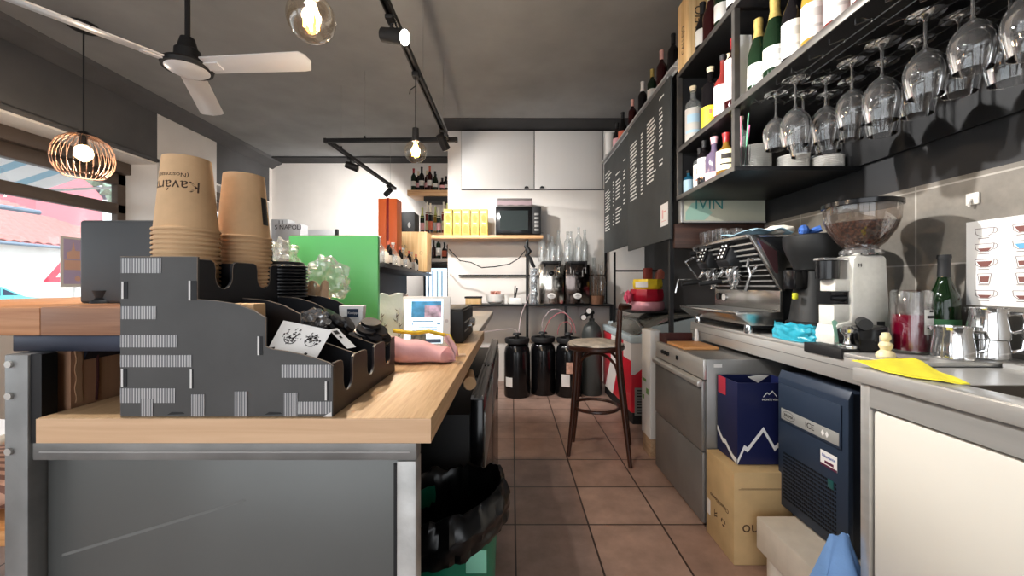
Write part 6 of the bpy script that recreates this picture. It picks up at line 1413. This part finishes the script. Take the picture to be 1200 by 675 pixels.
# green board, plastic bags
GRN = mat('green_plastic', rgb(104, 196, 112), .35, 0, .08, 3, spec=.6)
gb = thing('green_board', 'bright green plastic board standing upright on the counter', 'board', (-.45, .98, CT))
g = G().box(X(338, .97), X(443, .97), .97, .985, CT + .0003, Z(276.5, .97), .003).out('sheet', GRN, gb)
G().box(X(340, .97), X(441, .97), .9715, .9835, Z(276.6, .97), Z(275.6, .97)).out('top_edge', mat('olive_edge', rgb(140, 170, 90), .5), gb)
BAGF = pane_mat('thin_bag_film', (.95, .95, .90, 1), .05, .25, .22)
def crump(cx_, cy__, cz_, sx_, sy_, sz_, seed, m, lab, nm='plastic_bag', cat='bag', amp=.5):
    return G().ball((cx_, cy__, cz_), 1.0, (sx_, sy_, sz_), 5, amp=amp, freq=2.6, seed=seed).out(nm, m, None, lab, cat, ang=16)
crump(X(377, .80), .82, Z(327, .80), .044, .030, .042, 11, BAGF, 'clear crumpled plastic bag with napkins before the green board')
G().sheet(lambda u, v: (X(358, .80) + .052 * u, .80 + .012 * math.sin(5 * u), Z(358, .80) + .045 * v + .006 * math.sin(9 * u) * v), 16, 10, .004).out('brown_napkins', mat('napkin_brown', rgb(190, 156, 124), .9, 0, .15, 30, .3, 60), None, 'folded brown napkins inside the clear plastic bag', 'napkin')
crump(X(324, .90), .92, Z(303, .90), .034, .03, .045, 13, BAGF, 'thin clear plastic bag between the second cup stack and green board')
# white paper bag, tablet, register printer, pouch
wp = thing('paper_bag', 'small white paper bag with faint plant drawings beside the tablet', 'paper bag', (-.37, 1.13, CT))
WPB = mat('white_paper_bag', rgb(228, 224, 220), .8, 0, .05, 20, .15, 60)
def pbag(u, v):
    a = u * 2 * PI; c_, s_ = math.cos(a), math.sin(a); k = 1 / max(abs(c_), abs(s_)) ** .7
    return (X(459, 1.13) + .038 * c_ * k * (1 - .03 * v), 1.15 + .03 * s_ * k + .002 * math.sin(9 * v), CT + .001 + .138 * v + .004 * math.sin(5 * a) * v ** 3)
g = G(); g.sheet(pbag, 40, 12, .0015); g.out('bag_body', WPB, wp)
G().sheet(lambda u, v: (X(459, 1.13) - .036 + .072 * u, 1.125 + .05 * v, CT + .136 + .006 * math.sin(8 * u + 3 * v)), 12, 6, .002).out('folded_top', WPB, wp)
g = G(); rnd = random.Random(4)
for (x_, h_, k_) in ((-.020, .07, 5), (.022, .085, 6)):
    for q in range(k_):
        zz = .015 + h_ * q / k_; x2 = x_ + .006 * math.sin(q * 1.3)
        g.poly([(x2, zz), (x2 + .0015, zz), (x2 + .0025, zz + h_ / k_), (x2 + .001, zz + h_ / k_)], (X(459, 1.13), 1.1165, CT), (1, 0, 0), (0, 0, 1), .0003)
        g.poly([(x2, zz + .006), (x2 + .010 * (-1) ** q, zz + .014), (x2 + .004 * (-1) ** q, zz + .005)], (X(459, 1.13), 1.1165, CT), (1, 0, 0), (0, 0, 1), .0003)
g.out('plant_drawing', mat('sepia_ink', rgb(120, 104, 96), .8), wp)
tp = thing('tablet', 'white framed tablet showing a web page on the counter', 'tablet', (-.245, 1.04, CT))
MT = Matrix.Translation((X(500, 1.06), 1.05, CT + .0015)) @ Matrix.Rotation(math.radians(6), 4, 'Z') @ Matrix.Rotation(math.radians(-10), 4, 'X')
tw_, th_ = .128, .136
G().box(-tw_ / 2, tw_ / 2, 0, .007, 0, th_, .003, M=MT).out('frame', PAPER, tp)
SCR = mat('screen_pale', rgb(206, 232, 248), .3, emit=.75)
s0 = G().box(-.058, .044, -.0006, -.0001, .008, th_ - .008, M=MT).out('screen', SCR, tp)
def onscr(rects, m, nm, z=-.0007):
    g = G()
    for a, b, c, d in rects: g.box(a, b, z - .0002, z, c, d, M=MT)
    g.out(nm, m, s0)
onscr([(-.040, .040, .078, .122)], mat('screen_sea', rgb(70, 160, 220), .3, 0, .5, 30, emit=.0), 'photo')
onscr([(-.005, .040, .078, .110)], mat('screen_flowers', rgb(200, 170, 190), .3, 0, .6, 60), 'photo_flowers', -.0010)
onscr([(-.040, .040, .020, .076)], mat('screen_white', rgb(226, 238, 246), .3, emit=.8), 'page')
onscr([(-.036, .020, .066, .069), (-.038, -.034, .058, .062), (.028, .038, .058, .062), (-.02, .03, .05, .052), (-.036, .03, .043, .045)], mat('screen_text', rgb(120, 170, 210), .4), 'page_text', -.0010)
onscr([(-.042, .040, .010, .020)], mat('screen_bar', rgb(60, 80, 110), .3), 'toolbar', -.0010)
onscr([(-.040, .0, .012, .034)], mat('screen_cars', rgb(110, 110, 100), .4, 0, .7, 90), 'thumbnail', -.0013)
g = G(); g.cyl((.054, .0, th_ * .5), (.054, -.0007, th_ * .5), .0048, seg=18); bmesh.ops.transform(g.bm, matrix=MT, verts=g.bm.verts); g.out('home_button', mat('button_grey', rgb(190, 180, 178), .5), tp)
G().box(-.04, .04, .004, .06, .0008, .004, .001, M=Matrix.Translation((X(500, 1.06), 1.075, CT))).out('stand', BLACKM, tp)
rp = thing('receipt_printer', 'black receipt printer with silver knob at the counter edge', 'printer', (-.21, 1.25, CT))
G().box(-.275, -.138, 1.115, 1.385, CT + .001, CT + .092, .004).out('casing', BLACKM, rp)
G().box(-.27, -.143, 1.12, 1.38, CT + .0925, CT + .098, .002).out('lid', mat('lid_grey', rgb(66, 64, 62), .5), rp)
for z in (.03, .055): G().box(-.1378, -.136, 1.14, 1.37, CT + z, CT + z + .004).out('groove_line', STEELD, rp)
G().cyl((-.1375, 1.30, CT + .045), (-.122, 1.30, CT + .045), .016, .012, 16).cyl((-.1375, 1.23, CT + .04), (-.126, 1.23, CT + .04), .008, seg=12).out('knob', CHROME, rp)
PNK = mat('pink_fabric', rgb(222, 170, 172), .85, 0, .05, 10, .1, 120)
ph = thing('pink_pouch', 'soft pink fabric pouch lying on the oak counter', 'pouch', (-.19, .83, CT))
def pouch(u, v):
    L = .150; x0 = X(446, .83)
    e_ = max(.02, min(1, u / .05, (1 - u) / .10)) ** .5; a = 2 * PI * v; w_ = .034 * (1 - .15 * u) * e_; hgt = (.021 + .006 * math.sin(3 * u + 1) - .004 * u) * e_
    zz = hgt * (1 + math.sin(a)) ; 
    zz = hgt * (1 + math.copysign(abs(math.sin(a)) ** .6, math.sin(a)))
    return (x0 + L * u + .006 * math.cos(a) * u, .845 + w_ * math.copysign(abs(math.cos(a)) ** .6, math.cos(a)) + .004 * math.sin(11 * u), CT + .0035 + max(0, zz) * (.9 + .05 * math.sin(14 * u + 2 * math.cos(a))))
g = G(); g.sheet(pouch, 30, 28, .002); g.out('pouch_body', PNK, ph)
G().sheet(lambda u, v: (X(522, .83) + .022 * u, .815 + .05 * v, CT + .050 - .034 * u + .010 * math.sin(PI * v) + .006 * math.sin(8 * v + 3 * u)), 8, 14, .002).out('pouch_flap', PNK, ph)
YR = mat('yellow_strap', rgb(206, 176, 40), .7, 0, .3, 60)
G().tube([(X(466, .93), .90, CT + .062), (X(478, .93), .89, CT + .060), (X(490, .92), .89, CT + .058), (X(505, .92), .90, CT + .06), (X(515, .92), .90, CT + .055), (X(528, .92), .90, CT + .05), (X(534, .92), .89, CT + .03)], .0045, 8).out('yellow_strap', YR, None, 'yellow and black strap lying on the pink pouch', 'strap')
G().tube([(-.135, .90, CT + .008), (-.122, .895, CT + .006), (-.106, .90, CT + .006)], .004, 6).out('strap_end', mat('beige_cord', rgb(200, 176, 150), .8), None, 'beige cord end poking out by the counter edge', 'cord')
# ------------------------------------------------------------------ under the counter
def cooler(y0, y1, lab):
    t = thing('undercounter_fridge', lab, 'fridge', (-.2, (y0 + y1) / 2, 0), 'black fridges under the bar counter')
    G().box(-.32, -.13, y0, y1, .04, .80, .003).out('cabinet', BLACKM, t)
    d = G().box(-.128, -.088, y0 + .004, y1 - .004, .06, .845, .004).out('door', BLACKG, t)
    AL = mat('aluminium_profile', rgb(128, 126, 124), .4, .8)
    G().box(-.128, -.088, y0 + .004, y1 - .004, .8452, .850).box(-.126, -.118, y0 + .006, y1 - .006, .8501, .858).box(-.110, -.106, y0 + .006, y1 - .006, .8501, .856).box(-.096, -.090, y0 + .006, y1 - .006, .8501, .856).out('top_profile', AL, d)
    G().box(-.0876, -.084, y0 + .02, y1 - .02, .62, .80, .001).out('grip_rail', STEELD, d)
    G().box(-.31, -.14, y0 + .02, y1 - .02, 0, .04).out('foot', BLACKM, t)
cooler(1.215, 1.70, 'black fridge under the counter with open gap, nearer the green bin')
cooler(1.74, 2.52, 'black fridge under the counter, nearer the kegs')
G().tube([(-.15, 1.42, .885), (-.135, 1.24, .89), (-.128, 1.20, .90)], [.012, .022, .02], 10).out('kraft_wrap', KRAFT, None, 'kraft paper roll lying under the counter edge', 'paper roll')
bn = thing('waste_bin', 'green waste bin under the counter end', 'bin', (-.15, 1.03, 0))
GBIN = mat('bin_green', rgb(20, 120, 92), .4)
bx, by = -.155, .985
Ms = Matrix.Translation((bx, by, 0)) @ Matrix.Diagonal((1, 1.1, 1.18, 1)) @ Matrix.Translation((-bx, -by, 0))
G().lathe([(0, 0), (.095, 0), (.118, .52), (.128, .525), (.128, .545), (.116, .545), (.112, .52), (.09, .008), (0, .008)], (bx, by, 0), 40, M=Ms).out('bin_body', GBIN, bn)
G().box(-.10, -.055, .852, .8545, .575, .625, .001).out('mint_label', mat('label_mint', rgb(150, 226, 196), .5), bn)
BAGB = mat('black_bin_bag', rgb(10, 10, 11), .3, 0, 0, 5, .0)
def liner(u, v):
    a = u * 2 * PI; c_, s_ = math.cos(a), math.sin(a)
    n1 = noise.noise(Vector((3 * c_, 3 * s_, 2.2 * v))) ; n2 = noise.noise(Vector((9 * c_, 9 * s_, 5 * v + 4)))
    if v < .45: t = v / .45; r = .150 + .008 * n2 - .006 * (1 - t); z = .598 + .022 * n1 + .036 * c_ + .05 * t
    else: t = (v - .45) / .55; r = .150 - .062 * t ** .7 + .008 * n2; z = .645 + .045 * math.sin(PI * min(1, t * 2)) + .02 * n1 + .012 * n2 + .036 * c_ * (1 - t) - .28 * max(0, t - .4)
    r += .012 * n1
    return (bx + r * c_, by + 1.1 * r * s_, z)
g = G(); g.sheet(liner, 80, 26, .0012); g.out('bin_liner', BAGB, None, 'black plastic liner folded over the green bin', 'bin bag')
# ------------------------------------------------------------------ customers' side, seen past the counter post
bch = thing('wooden_bench', 'orange toned wooden bench seen past the counter post', 'bench', (-1.9, 1.45, 0))
g = G()
G().box(-2.5, -1.3, 1.2, 1.8, .40, .45, .006).out('bench_seat', ORW, bch)
for x in (-2.4, -1.4):
    for y in (1.25, 1.75): G().box(x - .03, x + .03, y - .03, y + .03, 0, .3995).out('leg', ORW, bch)
ws = thing('woven_cushion', 'brown woven cushion on the wooden bench', 'cushion', (-1.8, 1.5, .45))
G().ball((-1.75, 1.45, .53), .33, (1.2, .75, .25), 4, flat=.4505).out('cushion_body', stripe_mat('woven_stripes', rgb(190, 150, 130), rgb(120, 86, 76), 1, .03, .9), ws)
tt = thing('small_table', 'white topped round table on the customer side', 'table', (-1.55, 1.15, 0))
G().lathe([(0, .72), (.20, .72), (.205, .73), (.205, .742), (.20, .75), (0, .75)], (-1.72, 1.12, 0), 36).out('table_top', WHITEC, tt)
G().lathe([(0, 0), (.15, 0), (.15, .012), (.03, .03), (.022, .05), (.022, .7195), (0, .7195)], (-1.72, 1.12, 0), 24).out('pedestal', BLACKM, tt)
# ================================================================== CAMERA, LIGHT, OUTPUT
cam = bpy.data.cameras.new('camera'); cam.sensor_width = 36; cam.lens = 36 * F / 1200; cam.clip_start = .02; cam.clip_end = 200
cam.shift_y = -(337.5 - CY) / 1200
co = bpy.data.objects.new('camera', cam); COL.objects.link(co); co.location = (0, 0, H); co.rotation_euler = (PI / 2, 0, 0); S.camera = co
w = bpy.data.worlds.new('sky'); S.world = w; w.use_nodes = True; nt = w.node_tree
bg = nt.nodes['Background']; bg.inputs['Color'].default_value = (.92, .96, 1.0, 1); bg.inputs['Strength'].default_value = 2.1
sun = bpy.data.lights.new('sun', 'SUN'); sun.energy = 2.2; sun.angle = .02; sun.color = (1, .96, .9)
so = bpy.data.objects.new('sun', sun); COL.objects.link(so); so.rotation_euler = Vector((-.62, .30, -.72)).to_track_quat('-Z', 'Y').to_euler()
def portal(loc, rot, sx_, sy_):
    l = bpy.data.lights.new('window_portal', 'AREA'); l.shape = 'RECTANGLE'; l.size = sx_; l.size_y = sy_; l.cycles.is_portal = True
    o = bpy.data.objects.new('window_portal', l); COL.objects.link(o); o.location = loc; o.rotation_euler = rot
portal((-1.02, RB - .12, 1.5), (PI / 2, 0, 0), 4.75, 2.5)
portal((-4.19, .59, 1.6), (PI / 2, 0, -PI / 2), 7.18, 1.4)
portal((-4.19, 5.56, 1.6), (PI / 2, 0, -PI / 2), 1.08, 1.4)
S.view_settings.view_transform = 'Standard'; S.view_settings.look = 'None'; S.view_settings.exposure = 0.82; S.view_settings.gamma = 1; S.view_settings.use_curve_mapping = False
c = S.cycles
c.max_bounces = 10; c.diffuse_bounces = 5; c.glossy_bounces = 5; c.transmission_bounces = 10; c.transparent_max_bounces = 24
c.caustics_reflective = False; c.caustics_refractive = False; c.sample_clamp_indirect = 6; c.blur_glossy = .5
c.use_denoising = True
